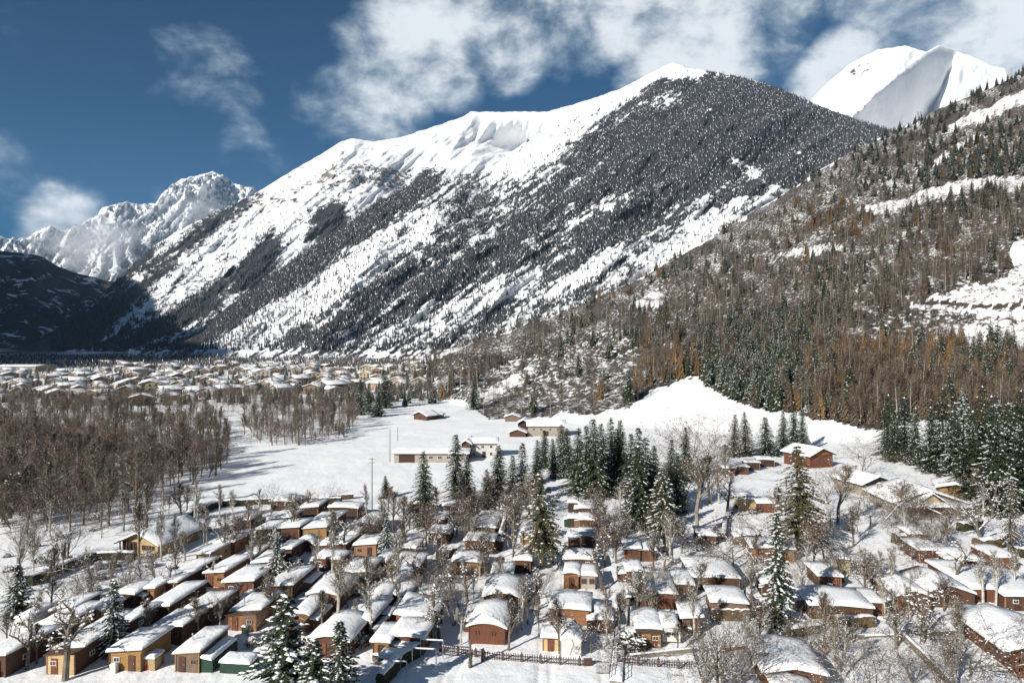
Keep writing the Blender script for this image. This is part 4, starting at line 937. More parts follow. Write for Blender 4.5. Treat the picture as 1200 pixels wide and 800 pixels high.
# round-arched shed
x, y, z, w = at_px(351, 362, 646)
t = tag(empty('garden_shed', (x, y, z), YAW), 'round-arched little shed with a dark open mouth', 'shed'); n = 10
pts = [(w*math.cos(a), .9+1.3*math.sin(a)) for a in np.linspace(0, math.pi, n)]
mb = MB(); mb.prism([(w, 0)]+pts+[(-w, 0)], 0, 3.0); link('wall', mb.mesh('wall', WM['brown']), t)
mb = MB(); mb.prism([(w*.6, .02), (w*.6, .9)]+[(w*.6*math.cos(a), .9+.8*math.sin(a)) for a in np.linspace(0, math.pi, n)]+[(-w*.6, .02)], -.06, .02); link('door', mb.mesh('door', WM['dark']), t)  # no real door: a dark sheet paints the shade in the open mouth
mb = MB(); o_ = [((w+.25)*math.cos(a), .95+1.75*math.sin(a)) for a in np.linspace(.15, math.pi-.15, n)]; i_ = [((w+.02)*math.cos(a), .92+1.33*math.sin(a)) for a in np.linspace(math.pi-.15, .15, n)]; mb.prism(o_+i_, -.25, 3.2); link('snow_cover', mb.mesh('snow_cover', SNOW, True), t)
# caravans and the vinyl tent
def caravan(xl, xr, yb, L, label, green=False):
    x, y, z, w = at_px(xl, xr, yb); t = tag(empty('caravan', (x, y, z), YAW), label, 'caravan')
    pts = [(-w/2, .45), (w/2, .45), (w/2, 1.9), (w/2-.25, 2.2), (-w/2+.25, 2.2), (-w/2, 1.9)]
    mb = MB(); mb.prism(pts, 0, L); link('body', mb.mesh('body', M_GREEN if green else M_VINYL), t)
    link('snow_cover', snow_slab(w-.2, L-.1, 2.21, lambda q: .1-.1*(2*q/w)**2, .35, .12, int(xl)), t)
    add_window(t, 0, -.03, 1.5, w*.6, .6, m=M_WHITEF)
    for k in (-1, 1):
        mb = MB(); a = np.linspace(0, 2*math.pi, 13)[:-1]; mb.v = [(k*(w/2-.1)+s*.09, L*.5+.32*math.cos(q), .32+.32*math.sin(q)) for s in (-1, 1) for q in a]
        mb.f = [tuple(range(12)), tuple(range(23, 11, -1))]+[(i, i+12, (i+1) % 12+12, (i+1) % 12) for i in range(12)]; mb.m = [0]*len(mb.f); link('wheel', mb.mesh('wheel', M_ROOF), t)
    return t
caravan(16, 33, 744, 5, 'white caravan with a rounded snow top among bare trees')
caravan(776, 797, 756, 5, 'white caravan under thick snow beside the ochre shuttered hut')
x, y, z, w = at_px(657, 681, 768)
t = tag(empty('awning_tent', (x, y, z), YAW), 'off-white vinyl awning tent with cables hanging on its front', 'tent')
mb = MB(); mb.prism([(-w/2, 0), (w/2, 0), (w/2, 1.9), (0, 2.35), (-w/2, 1.9)], 0, 4.6); link('wall', mb.mesh('wall', M_VINYL), t)
link('snow_cover', snow_slab(w, 4.6, 1.92, lambda q: .45*(1-abs(2*q/w)), .22, .1, 3, 9, 9), t)
mb = MB(); mb.tube([(.1, -.05, 2.1), (.35, -.1, 1.5), (.1, -.12, .9), (-.15, -.1, .1)], [.03]*4, 4); link('cable', mb.mesh('cable', M_ROOF), t)
for k in (-1, 1): mb = MB(); mb.box((k*w/2, -.03, .95), (.07, .07, 1.9)); link('tent_pole', mb.mesh('tent_pole', M_STEEL), t)
# green lean-to, green box, kiosk
x, y, z, w = at_px(234, 249, 789)
t = tag(empty('green_shelter', (x, y, z), YAW), 'dark green tarpaulin lean-to with a rolled snow ridge', 'shelter'); mb = MB(); mb.prism([(-w/2, 0), (w/2, 0), (w/2, 1.3), (-w/2, 1.75)], .1, 6); link('wall', mb.mesh('wall', M_GREEN), t); link('snow_cover', snow_slab(w*.9, 5.9, 1.4, lambda q: .25-.3*q/w, .38, .05, 9), t)
x, y, z, w = at_px(256, 294, 790)
t = tag(empty('covered_trailer', (x, y, z), YAW), 'trailer under a dark green tarpaulin with a thick snow lid', 'trailer'); mb = MB(); mb.prism([(-w/2, .1), (w/2, .1), (w/2-.1, 1.25), (-w/2+.1, 1.25)], 0, 2.4); link('body', mb.mesh('body', M_GREEN), t); link('snow_cover', snow_slab(w-.1, 2.4, 1.26, lambda q: .08, .42, .12, 10), t)
x, y, z, w = at_px(168, 182, 786)
t = tag(empty('kiosk', (x, y, z), YAW), 'small yellow and white kiosk beside the ochre hut', 'kiosk'); mb = MB(); mb.box((0, .7, .65), (w*.9, 1.3, 1.3)); link('wall', mb.mesh('wall', M_PLASTER['ochre']), t); link('snow_cover', snow_slab(w*.9, 1.3, 1.31, lambda q: .15, .4, .12, 11), t); mb = MB(); mb.box((-.35, .03, .35), (.35, .06, .6)); link('sign_panel', mb.mesh('sign_panel', M_RED), t)

# ------------------------------------------------------------------ chalets and larger buildings
def gabled(name, xl, xr, yb, L, H, pitch, wall, label, cat='chalet', yaw=YAW, over=.8, t=.35, wins=(), chim=(), gable=None, W=None, roofm=None, door=None, group=None, sidewins=()):
    x, y, z, w = at_px(xl, xr, yb); W = W or w
    r = tag(empty(name, (x, y, z-.05), yaw), label, cat, group); LAND.append((x, y, label, W, L))
    tp = math.tan(R(pitch)); pf_ = lambda q: (W/2+over-abs(q))*tp-over*tp
    mb = MB(); mb.prism([(-W/2, -.5), (W/2, -.5), (W/2, H), (0, H+W/2*tp), (-W/2, H)], 0, L); link('wall', mb.mesh('wall', WM.get(wall) or M_PLASTER[wall]), r)
    rf = link('roof', roof_mesh(W, L, H+.14, pf_, over, .16, roofm or M_ROOF), r)
    link('snow_cover', snow_slab(W, L, H+.15, pf_, t, over+.05, len(LAND), 17, 12, .06), r)
    if gable:
        mb = MB(); mb.prism([(-W/2+.3, H-.1), (W/2-.3, H-.1), (0, H+(W/2-.3)*tp-.1)], -.06, .02); link('gable', mb.mesh('gable', WM.get(gable) or M_PLASTER[gable]), r)
    for (wx, wz, ww, wh) in wins: add_window(r, wx*W, -.05, wz, ww, wh)
    for (sd, wy, wz, ww, wh) in sidewins: add_window(r, sd*(W/2+.05), wy*L, wz, ww, wh, 'right' if sd > 0 else 'left')
    if door is not None: add_door(r, door*W, -.05, 1.0, 2.0)
    for (cx, cy, ch) in chim:
        zc = H+pf_(cx*W)+.15; mb = MB(); mb.box((cx*W, cy*L, zc+ch/2-.2), (.8, .8, ch+.4)); mb.box((cx*W, cy*L, zc+ch+.08), (1.0, 1.0, .14)); c = link('chimney', mb.mesh('chimney', M_PLASTER['cream']), rf)
        mb = MB(); blob(mb, (cx*W, cy*L, zc+ch+.25), .5, 0, .5); link('snow_cap', mb.mesh('snow_cap', SNOW), c)
    return r, x, y, z, W
r, x, y, z, W = gabled('chalet', 140, 188, 651, 12, 2.6, 24, 'tan', 'chalet with a deep open porch and broad snowy gable roof behind the clipped hedge', yaw=YAW-R(6), wins=((.12, 1.6, .9, 1.0), (.38, 1.6, .7, .9)), door=.25, over=1.0, sidewins=((1, .3, 1.5, 1.2, .9), (1, .7, 1.5, 1.2, .9)))
mb = MB(); mb.box((-W*.28, -.06, 1.3), (W*.38, .1, 2.5)); link('porch_shade_panel', mb.mesh('porch_shade_panel', WM['dark']), r)  # flat dark panel stands for the shade inside the open porch
for k in (-.48, -.28, -.08): mb = MB(); mb.box((k*W, -.75, 1.35), (.18, .18, 2.7)); link('porch_post', mb.mesh('porch_post', WM['brown']), r)
r, *_ = gabled('chalet', 945, 980, 548, 11, 4.2, 22, 'redbrown', 'brick-red gabled chalet at the foot of the snowy meadow', yaw=YAW+R(28), wins=((-.2, 2.6, .9, 1.1), (.2, 2.6, .9, 1.1), (0, 5.0, .7, .7)), over=.9, gable='orange', sidewins=((1, .5, 2.5, 1, 1),))
r, *_ = gabled('restaurant', 1052, 1122, 603, 12, 3.2, 18, 'stone', 'restaurant with a yellow gable, snow-laden roofs and a slatted pergola', 'restaurant', yaw=YAW+R(4), over=1.2, t=.4, chim=((-.42, .8, 1.3), (-.12, .35, 1.0)), W=15, wins=((-.35, 1.5, 1.4, 1.2), (0, 1.5, 1.4, 1.2), (.3, 1.5, 1.4, 1.2)), door=.42)
def local(r, p): return r.matrix_basis @ Vector(p)
# dormer with the yellow face, lower roof and pergola belong to the restaurant
d = MB(); d.prism([(-3.0, 2.9), (3.0, 2.9), (0, 5.0)], -1.6, 6); dg = link('dormer', d.mesh('dormer', M_PLASTER['yellow']), r, (0, 0, 0))
link('dormer_snow', snow_slab(6.2, 7, 3.0, lambda q: (3.6-abs(q))*.66, .38, .5, 77, 13, 8), r, (0, -1.9, 0))
link('porch_snow', snow_slab(15.5, 3.6, 2.75, lambda q: .0, .42, .3, 78, 17, 7), r, (0, -3.8, 0)); mb = MB(); mb.box((0, -2, 2.65), (15.6, 3.8, .16)); link('porch_roof', mb.mesh('porch_roof', M_ROOF), r)
for k in range(9): mb = MB(); mb.box((0, -4.1-.42*k, 2.45-.05*k), (14.6, .10, .10)); link('pergola_slat', mb.mesh('pergola_slat', WM['brown']), r)
for k in (-7.2, -3.4, .6, 4.2, 7.2):
    mb = MB(); mb.box((k, -7.6, 1.0), (.16, .16, 2.1)); link('pergola_post', mb.mesh('pergola_post', WM['brown']), r)
for k in (-2.2, 3.4):
    mb = MB(); mb.tube([(k, -4.0, 2.62), (k+.8, -7.8, 2.25)], [.14, .14], 4); link('snowy_beam', mb.mesh('snowy_beam', SNOW), r)
gabled('restaurant_wing', 1008, 1046, 580, 10, 3.4, 18, 'stone', 'left wing of the restaurant under one broad snow roof with a pale chimney', 'building', yaw=YAW+R(22), over=1.2, t=.4, chim=((.1, .85, 1.4),), W=9, wins=((-.2, 1.6, 1.2, 1.2), (.2, 1.6, 1.2, 1.2)))
gabled('restaurant_wing', 1105, 1135, 583, 9, 2.6, 14, 'ochre', 'right wing of the restaurant with a small chimney against the spruces', 'building', yaw=YAW-R(20), over=1.0, t=.4, chim=((0, .4, 1.0),), W=7)
# the big hut at the bottom right, its porch in front, and the veranda chalet
r, *_ = gabled('chalet', 898, 964, 812, 7.8, 2.3, 10, 'log', 'low red-brown chalet with a huge smooth snow roof at the lower right', yaw=YAW, over=.5, t=.45, wins=((.3, 1.5, 1.0, .8),), door=-.1, sidewins=((-1, .25, 1.3, 1.2, .9), (-1, .6, 1.3, 1.2, .9)))
link('porch_snow', snow_slab(4.2, 3.2, 2.0, lambda q: .35-.16*abs(q), .32, .2, 81, 9, 7), r, (-.9, -3.4, -.1)); mb = MB(); mb.prism([(-2.2, 1.85), (2.2, 1.85), (0, 2.22)], -3.5, -.2); link('porch_roof', mb.mesh('porch_roof', M_ROOF), r, (-.9, 0, -.1))
for k in (-2.9, 1.1): mb = MB(); mb.box((k, -3.3, .95), (.14, .14, 1.9)); link('porch_post', mb.mesh('porch_post', WM['redbrown']), r)
r, x, y, z, W = gabled('chalet', 1184, 1250, 786, 10, 2.7, 15, 'log', 'timber chalet with a turned-baluster veranda at the right edge', yaw=YAW, over=1.1, t=.42, wins=((-.2, 1.7, 1.2, 1.1), (.2, 1.7, 1.2, 1.1)), sidewins=((-1, .3, 1.6, 1.1, .9), (-1, .7, 1.6, 1.1, .9)))
mb = MB(); mb.box((0, -1.1, .28), (W+.6, 2.2, .56)); link('veranda_floor', mb.mesh('veranda_floor', WM['redbrown']), r)
for k in (-W/2-.2, 0, W/2+.2): mb = MB(); mb.box((k, -2.1, 1.62), (.22, .22, 2.1)); link('veranda_post', mb.mesh('veranda_post', WM['redbrown']), r)
mb = MB(); mb.box((0, -2.1, 1.42), (W+.2, .12, .10)); link('handrail', mb.mesh('handrail', WM['redbrown']), r); mb = MB(); mb.box((0, -2.1, .68), (W+.2, .10, .10)); link('handrail', mb.mesh('handrail', WM['redbrown']), r)
bal = MB(); bal.box((0, 0, 0), (.13, .07, .64), taper=.6); bal = bal.mesh('baluster', WM['redbrown'])
for k in range(int((W)/.32)): link('baluster', bal, r, (-W/2+.2+k*.32, -2.1, 1.05))
for k in range(6): link('baluster', bal, r, (-W/2-.2, -1.8+k*.32, 1.05), math.pi/2)
mb = MB(); mb.box((-W/2-.2, -1.05, 1.42), (.12, 2.1, .10)); link('handrail', mb.mesh('handrail', WM['redbrown']), r)
# long low building and its neighbour across the field
def longhouse(name, xl, xr, yb, dp, H, m, label, pitch=12, wins=(), doors=(), cat='building', yaw=0.0, t=.3):
    """ridge runs across the view"""
    x, y, z, w = at_px(xl, xr, yb); r = tag(empty(name, (x, y, z-.05), yaw), label, cat); LAND.append((x, y, label, w, dp)); tp = math.tan(R(pitch))
    mb = MB(); n = [(-w/2, 0, -.5), (-w/2, dp, -.5), (-w/2, dp, H), (-w/2, dp/2, H+dp/2*tp), (-w/2, 0, H)]; vs = n+[(w/2, b, c) for (a, b, c) in n]
    mb.add(vs, [(0,1,2,3,4), (9,8,7,6,5), (0,5,6,1), (1,6,7,2), (2,7,8,3), (3,8,9,4), (4,9,5,0)]); link('wall', mb.mesh('wall', WM.get(m) or M_PLASTER[m]), r)
    ro = roof_mesh(dp, w, H+.14, lambda q: (dp/2-abs(q))*tp, .7, .16); rf = link('roof', ro, r, (-w/2, dp/2, 0), -math.pi/2)
    link('snow_cover', snow_slab(dp, w, H+.15, lambda q: (dp/2-abs(q))*tp, t, .74, len(LAND), 11, 14, .05), r, (-w/2, dp/2, 0), -math.pi/2)
    for (wx, wz, ww, wh) in wins: add_window(r, wx*w, -.05, wz, ww, wh, m=M_WHITEF)
    for (dx, ww, wh) in doors: mb = MB(); mb.box((dx*w, -.03, wh/2), (ww, .1, wh)); link('door', mb.mesh('door', WM['dark']), r)
    return r, x, y, z, w
longhouse('stable_building', 462, 548, 542, 9, 3.1, 'cream', 'long low cream building with a brown barn door on the snowfield', 10, wins=tuple((k, 1.8, 1.4, 1.0) for k in (-.12, 0, .12, .24, .36)), doors=((-.33, 5.2, 2.9),))
longhouse('white_house', 549, 582, 536, 8, 5.0, 'white', 'white two-storey house with small windows beside the long low building', 16, wins=((-.3, 3.8, 1.0, 1.1), (0, 3.8, 1.0, 1.1), (.3, 3.8, 1.0, 1.1), (-.3, 1.3, 1.0, 1.2), (.3, 1.3, 1.0, 1.2)), doors=((.05, 1.2, 2.1),))
gabled('barn', 541, 551, 537, 10, 5.2, 30, 'brown', 'narrow dark-gabled barn end between the long building and the white house', 'barn', over=.8)
longhouse('farmhouse', 619, 662, 511, 11, 4.4, 'stone', 'stone farmhouse with a long snow roof under the meadow slope', 17, wins=tuple((k, 3.0, 1.1, 1.1) for k in (-.35, -.15, .1, .3)), doors=((-.02, 2.2, 2.2),), cat='farmhouse')
gabled('farm_barn', 607, 620, 508, 11, 4.6, 30, 'dark', 'dark gabled barn joined to the stone farmhouse', 'barn', over=1.2)
gabled('hay_shed', 597, 616, 512, 6, 1.9, 20, 'brown', 'low snow-covered hay shed in front of the farmhouse', 'shed', over=.7)
gabled('hay_shed', 592, 609, 494, 7, 2.4, 18, 'grey', 'small weathered shed behind the dark barn at the scrub edge', 'shed', over=.6)
gabled('chalet', 482, 503, 492, 8, 2.5, 20, 'brown', 'lone brown chalet at the field edge below the pale trees', yaw=YAW-R(30), over=1.0, wins=((-.2, 2, 1, 1), (.2, 2, 1, 1)), door=0)
gabled('outbuilding', 508, 518, 490, 5, 2.0, 14, 'stone', 'tiny snowed-in outbuilding right of the lone chalet', 'shed')
gabled('service_block', 866, 885, 598, 6, 2.5, 8, 'tan', 'small tan service block beside the fence under the larch', 'building', over=.4)
gabled('store_hut', 982, 996, 672, 3, 2.4, 6, 'yellow', 'pale yellow store hut glimpsed between the big pollard limbs', 'hut', over=.3)
gabled('chalet', 1186, 1230, 585, 9, 3.2, 20, 'brown', 'brown chalet half out of frame behind the right-hand spruces', over=1.0)

# ------------------------------------------------------------------ town
HS = []
def town_house(kind):
    wall, w, l, h, pitch = kind; parts = []
    pf_ = lambda q: (w/2-abs(q))*math.tan(R(pitch))
    mb = MB(); mb.prism([(-w/2, -1.5), (w/2, -1.5), (w/2, h), (0, h+w/2*math.tan(R(pitch))), (-w/2, h)], -l/2, l/2); parts.append(('wall', mb.mesh('house_wall', M_PLASTER[wall]), (0, 0, 0)))
    parts.append(('roof', roof_mesh(w, l, h+.12, pf_, .8, .25), (0, -l/2, 0)))
    s = snow_slab(w, l, h+.13, pf_, .40, .85, int(w*7+l), 9, 6, .012); parts.append(('snow_cover', s, (0, -l/2, 0)))
    g = MB(); g.box((0, 0, 0), (1.3, .12, 1.4)); win = g.mesh('house_window', M_GLASS)
    for fl in range(int(h//2.7)):
        for k in (-.3, 0, .3): parts.append(('window', win, (k*w, -l/2-.03, 1.5+fl*2.7)))
    if h > 5: g = MB(); g.box((0, -.6, 0), (w*.8, 1.2, .16)); g.box((0, -1.15, .5), (w*.8, .08, .8)); parts.append(('balcony', g.mesh('balcony', WM['brown']), (0, -l/2, 2.9)))
    return parts
KINDS_T = [('cream', 12, 13, 5.5, 20), ('white', 10, 11, 5.6, 22), ('tan', 12, 14, 6.0, 18), ('stone', 10, 12, 5.0, 24), ('ochre', 10, 11, 5.6, 22), ('yellow', 11, 13, 8.2, 18), ('pink', 11, 12, 5.6, 20), ('cream', 13, 18, 8.4, 16)]
TP = [town_house(k) for k in KINDS_T]
spec = [(119, 463, 5, .1), (150, 464, 2, .3), (175, 455, 6, -.2), (205, 452, 5, .3), (213, 452, 7, .1), (310, 445, 7, .2), (367, 446, 5, .4), (402, 452, 2, -.1), (432, 438, 5, 0), (92, 462, 2, .6), (22, 466, 3, .5), (118, 475, 3, -.3), (167, 474, 2, .4), (222, 470, 3, .2), (430, 447, 5, -.1), (398, 453, 6, .35), (378, 458, 2, .3), (270, 458, 2, .2), (478, 431, 0, .2), (455, 434, 1, 0), (465, 443, 4, -.3)]
placed = []
rt = random.Random(99)
for it in range(9000):
    if len(spec) >= 420: break
    px, py = rt.uniform(-15, 498), 427+44*rt.random()**.8
    if px > 420 and py > 458: continue
    if 250 < px < 470 and py > 463: continue
    if px < 110 and py < 437: continue
    spec.append((px, py, None, rt.uniform(-.9, .9)))
TOWN = []
for (px, py, k, rz) in spec:
    x, y, z = G(px, py)
    if any((x-a)**2+((y-b)*.7)**2 < 12.5**2 for a, b, *_ in placed): continue
    if k is None: k = rt.choices(range(8), [5, 6, 7, 7, 3, .3, 3, 1])[0]
    placed.append((x, y, z, k, rz, px, py))
placed.sort(key=lambda q: q[1])
placed = placed[:290]; nb_ = (len(placed)+37)//38; per = (len(placed)+nb_-1)//nb_
rows_t = ['the nearest town band']+['the %s town band' % k for k in ('second', 'third', 'fourth', 'fifth', 'sixth', 'seventh')][:nb_-2]+['the farthest town band']
ORD = ['leftmost', 'second', 'third', 'fourth', 'fifth', 'sixth', 'seventh', 'eighth', 'ninth', 'tenth', 'eleventh', 'twelfth', 'thirteenth', 'fourteenth', 'fifteenth', 'sixteenth', 'seventeenth', 'eighteenth', 'nineteenth', 'twentieth'] 
ORD += ['twenty-'+s for s in ('first', 'second', 'third', 'fourth', 'fifth', 'sixth', 'seventh', 'eighth', 'ninth')]+['thirtieth']+['thirty-'+s for s in ('first', 'second', 'third', 'fourth', 'fifth', 'sixth', 'seventh', 'eighth', 'ninth')]+['fortieth']
KN = ['cream', 'white', 'tan', 'stone-grey', 'ochre', 'tall yellow', 'pink', 'large cream']
for r_ in range(nb_):
    row = sorted(placed[r_*per:(r_+1)*per], key=lambda q: q[5])
    for i, (x, y, z, k, rz, px, py) in enumerate(row):
        fs = '%s snow-roofed house, %s from the left in %s' % (KN[k], ORD[i], rows_t[r_])
        s = rt.uniform(.75, 1.08); t = empty('town_house', (x, y, z), rz, (s*rt.uniform(.8, 1.25), s*rt.uniform(.8, 1.3), s*rt.uniform(.8, 1.15))); tag(t, fs, 'house', 'houses of the snowy town')
        for (n, me, lo) in TP[k]: link(n, me, t, lo)
longhouse('factory_building', -10, 42, 436, 40, 7, 'stone', 'long flat-roofed hall in the shade at the far left of town', 5, wins=(), cat='hall')
# trees in the town
pts = []
for it in range(2600):
    px, py = rt.uniform(-20, 510), rt.uniform(420, 476); x, y, z = G(px, py)
    if all((x-a[0])**2+(y-a[1])**2 > 50 for a in placed): pts.append((x, y, z, rt.uniform(.35, .75)))
scatter('town_trees', pts[::3], HV['brown'][0], 'bare trees between the houses of the town', 31); scatter('town_trees', pts[1::3], HV['brown'][2], 'bare brown garden trees between the houses', 32); scatter('town_trees', pts[2::3], conifer_far(61, 15, 3.6, .5), 'snowy garden conifers between the houses', 33)
# dark patches of wood on the shaded far valley floor
pts = []
for it in range(9000):
    px, py = rt.uniform(-30, 480), rt.uniform(412, 430)
    x = (px-600)/FPX; yy = rt.uniform(950, 1500); X_ = x*yy
    if fbm(X_/150, yy/260, 3, 65)+.25*rt.random() > .13: pts.append((X_, yy, float(ground_z(X_, yy))-.3, rt.uniform(.25, .9)))
scatter('valley_wood', pts[::2], tiny_conifer(5, 14, 2.6, M_FARNEEDLE, .2), 'dark wood on the far valley floor below the mountain', 34); scatter('valley_wood', pts[1::2], bare_far(66, 14, 60, .14), 'bare wood on the far valley floor', 35)
# ------------------------------------------------------------------ riverside woods, left
WV = [bare(201, 15, 'upright', .12, M_BARK, M_TWIG, .8, .035), bare(202, 14, 'multi', .12, M_BARK, M_TWIG, .9, .035), bare(203, 15, 'fluffy', .15, M_BARK, M_TWIG_R, .8, .035), bare(204, 13, 'spread', .25, M_BARK, M_TWIG, .7, .035), bare(205, 16, 'slender', .12, M_PALEBARK, M_TWIG_O, .9, .035)]
WOODS = [[(-60, 478), (60, 478), (130, 480), (200, 482), (256, 486), (272, 538), (252, 560), (200, 572), (140, 592), (90, 606), (30, 618), (-60, 628)], [(284, 486), (340, 482), (412, 482), (420, 494), (408, 514), (350, 524), (304, 522), (286, 510)]]
WN = ['tall slim brown tree', 'many-stemmed brown tree', 'reddish fine-twigged tree', 'spreading dark tree', 'pale-stemmed slender tree']
rw = random.Random(5); cand = []
for it in range(7000):
    px, py = rw.uniform(-60, 425), 468+160*rw.random()**1.15
    for wi, P_ in enumerate(WOODS):
        if bool(inpoly(np.array([px]), np.array([py]), P_)[0]) or (wi == 0 and bool(inpoly(np.array([px]), np.array([py]), [(-60, 628), (90, 606), (250, 556), (225, 580), (120, 622), (40, 660), (-60, 680)])[0]) and rw.random() < .16):
            x, y, z = G(px, py)
            if all((x-a[0])**2+(y-a[1])**2 > 3.0**2 for a in cand): cand.append((x, y, z, px, py, wi))
            break
    if len(cand) > 860: break
cand.sort(key=lambda q: q[1]); wrest = defaultdict(list)
for i, (x, y, z, px, py, wi) in enumerate(cand):
    v = rw.choices(range(5), [4, 3, 3, 2, 2])[0]; s = rw.uniform(.45, 1.05)*(.8+.3*float(np.clip(fbm(x/22, y/22, 2, 88)*2+.5, 0, 1)))*(1.0 if py > 520 else .78)*(1.0 if wi == 0 else 1.15)
    if i < 24:
        edge = 'at the near edge of the riverside wood' if py > 600 else ('inside the riverside wood left of the snowfield' if wi == 0 else 'in the copse in the middle of the snowfield')
        plant('bare_tree', WV[v], x, y, z, 15*s, 15, WN[v]+' '+edge, 'tree', 'bare trees of the riverside wood')
    else: wrest[v].append((x, y, z, s))
for v, pts in wrest.items(): scatter('riverside_wood', pts, WV[v], 'mass of bare brown trees in the riverside wood', 40+v)
pts = []
for it in range(900):
    px, py = rw.uniform(-60, 415), rw.uniform(480, 600)
    if any(bool(inpoly(np.array([px]), np.array([py]), P_)[0]) for P_ in WOODS): x, y, z = G(px, py); pts.append((x, y, z, rw.uniform(.5, 1.2)))
pts2 = []
for it in range(520):
    px, py = rw.uniform(-60, 300) if it % 4 else rw.uniform(300, 430), 462+26*rw.random()
    if px > 300 and py < 470: continue
    x, y, z = G(px, py); pts2.append((x, y, z, rw.uniform(.35, .85)))
scatter('riverside_wood', pts2[::2], HV['brown'][0], 'thin bare wood between the town and the riverside wood', 55); scatter('riverside_wood', pts2[1::2], HV['brown'][2], 'thin bare wood between the town and the riverside wood', 56)
scatter('undergrowth', pts, bare_far(67, 4.5, 110, .045, M_TWIG_R, base=.03, spr=.5), 'bare brown undergrowth of the riverside wood', 50)

# ------------------------------------------------------------------ trees of the campsite
SPR = [conifer(301, 15, 4.9, .20, slim=.95, snowr=.19), conifer(302, 15, 4.5, .26, ragged=.45, slim=.9, snowr=.2), conifer(303, 15, 5.3, .16, ragged=.5, slim=1.0, snowr=.18), conifer(304, 15, 4.4, .36, ragged=.4, snowr=.2)]
HEAVY = [conifer(311, 12, 3.7, .8, ragged=.55, snowr=.30, dens=.95, gap=.40), conifer(312, 12, 3.1, .85, ragged=.6, snowr=.27, dens=.9, gap=.42)]
LARC = [conifer(321, 15, 4.2, .35, start=.2, mat_n=M_NEEDLE2, ragged=.5, dens=.9, droop=.5), conifer(322, 16, 4.4, .6, start=.22, mat_n=M_NEEDLE2, ragged=.5, dens=.8)]
SNL = [conifer(331, 14, 3.0, .9, start=.2, mat_n=M_DRYNEEDLE, ragged=.3, dens=.75, gap=.55, snowr=.2)]
CON_EXTRA = [(665, 560, 500), (686, 572, 496), (706, 576, 494), (724, 574, 500), (648, 560, 512), (737, 580, 505), (600, 596, 532), (570, 604, 548), (546, 600, 530), (770, 622, 548), (748, 618, 520), (792, 600, 528), (1088, 552, 475), (1140, 585, 480), (1180, 590, 470), (1160, 565, 462), (1072, 545, 476), (1048, 540, 480), (1122, 572, 480), (918, 528, 480), (628, 566, 514)]
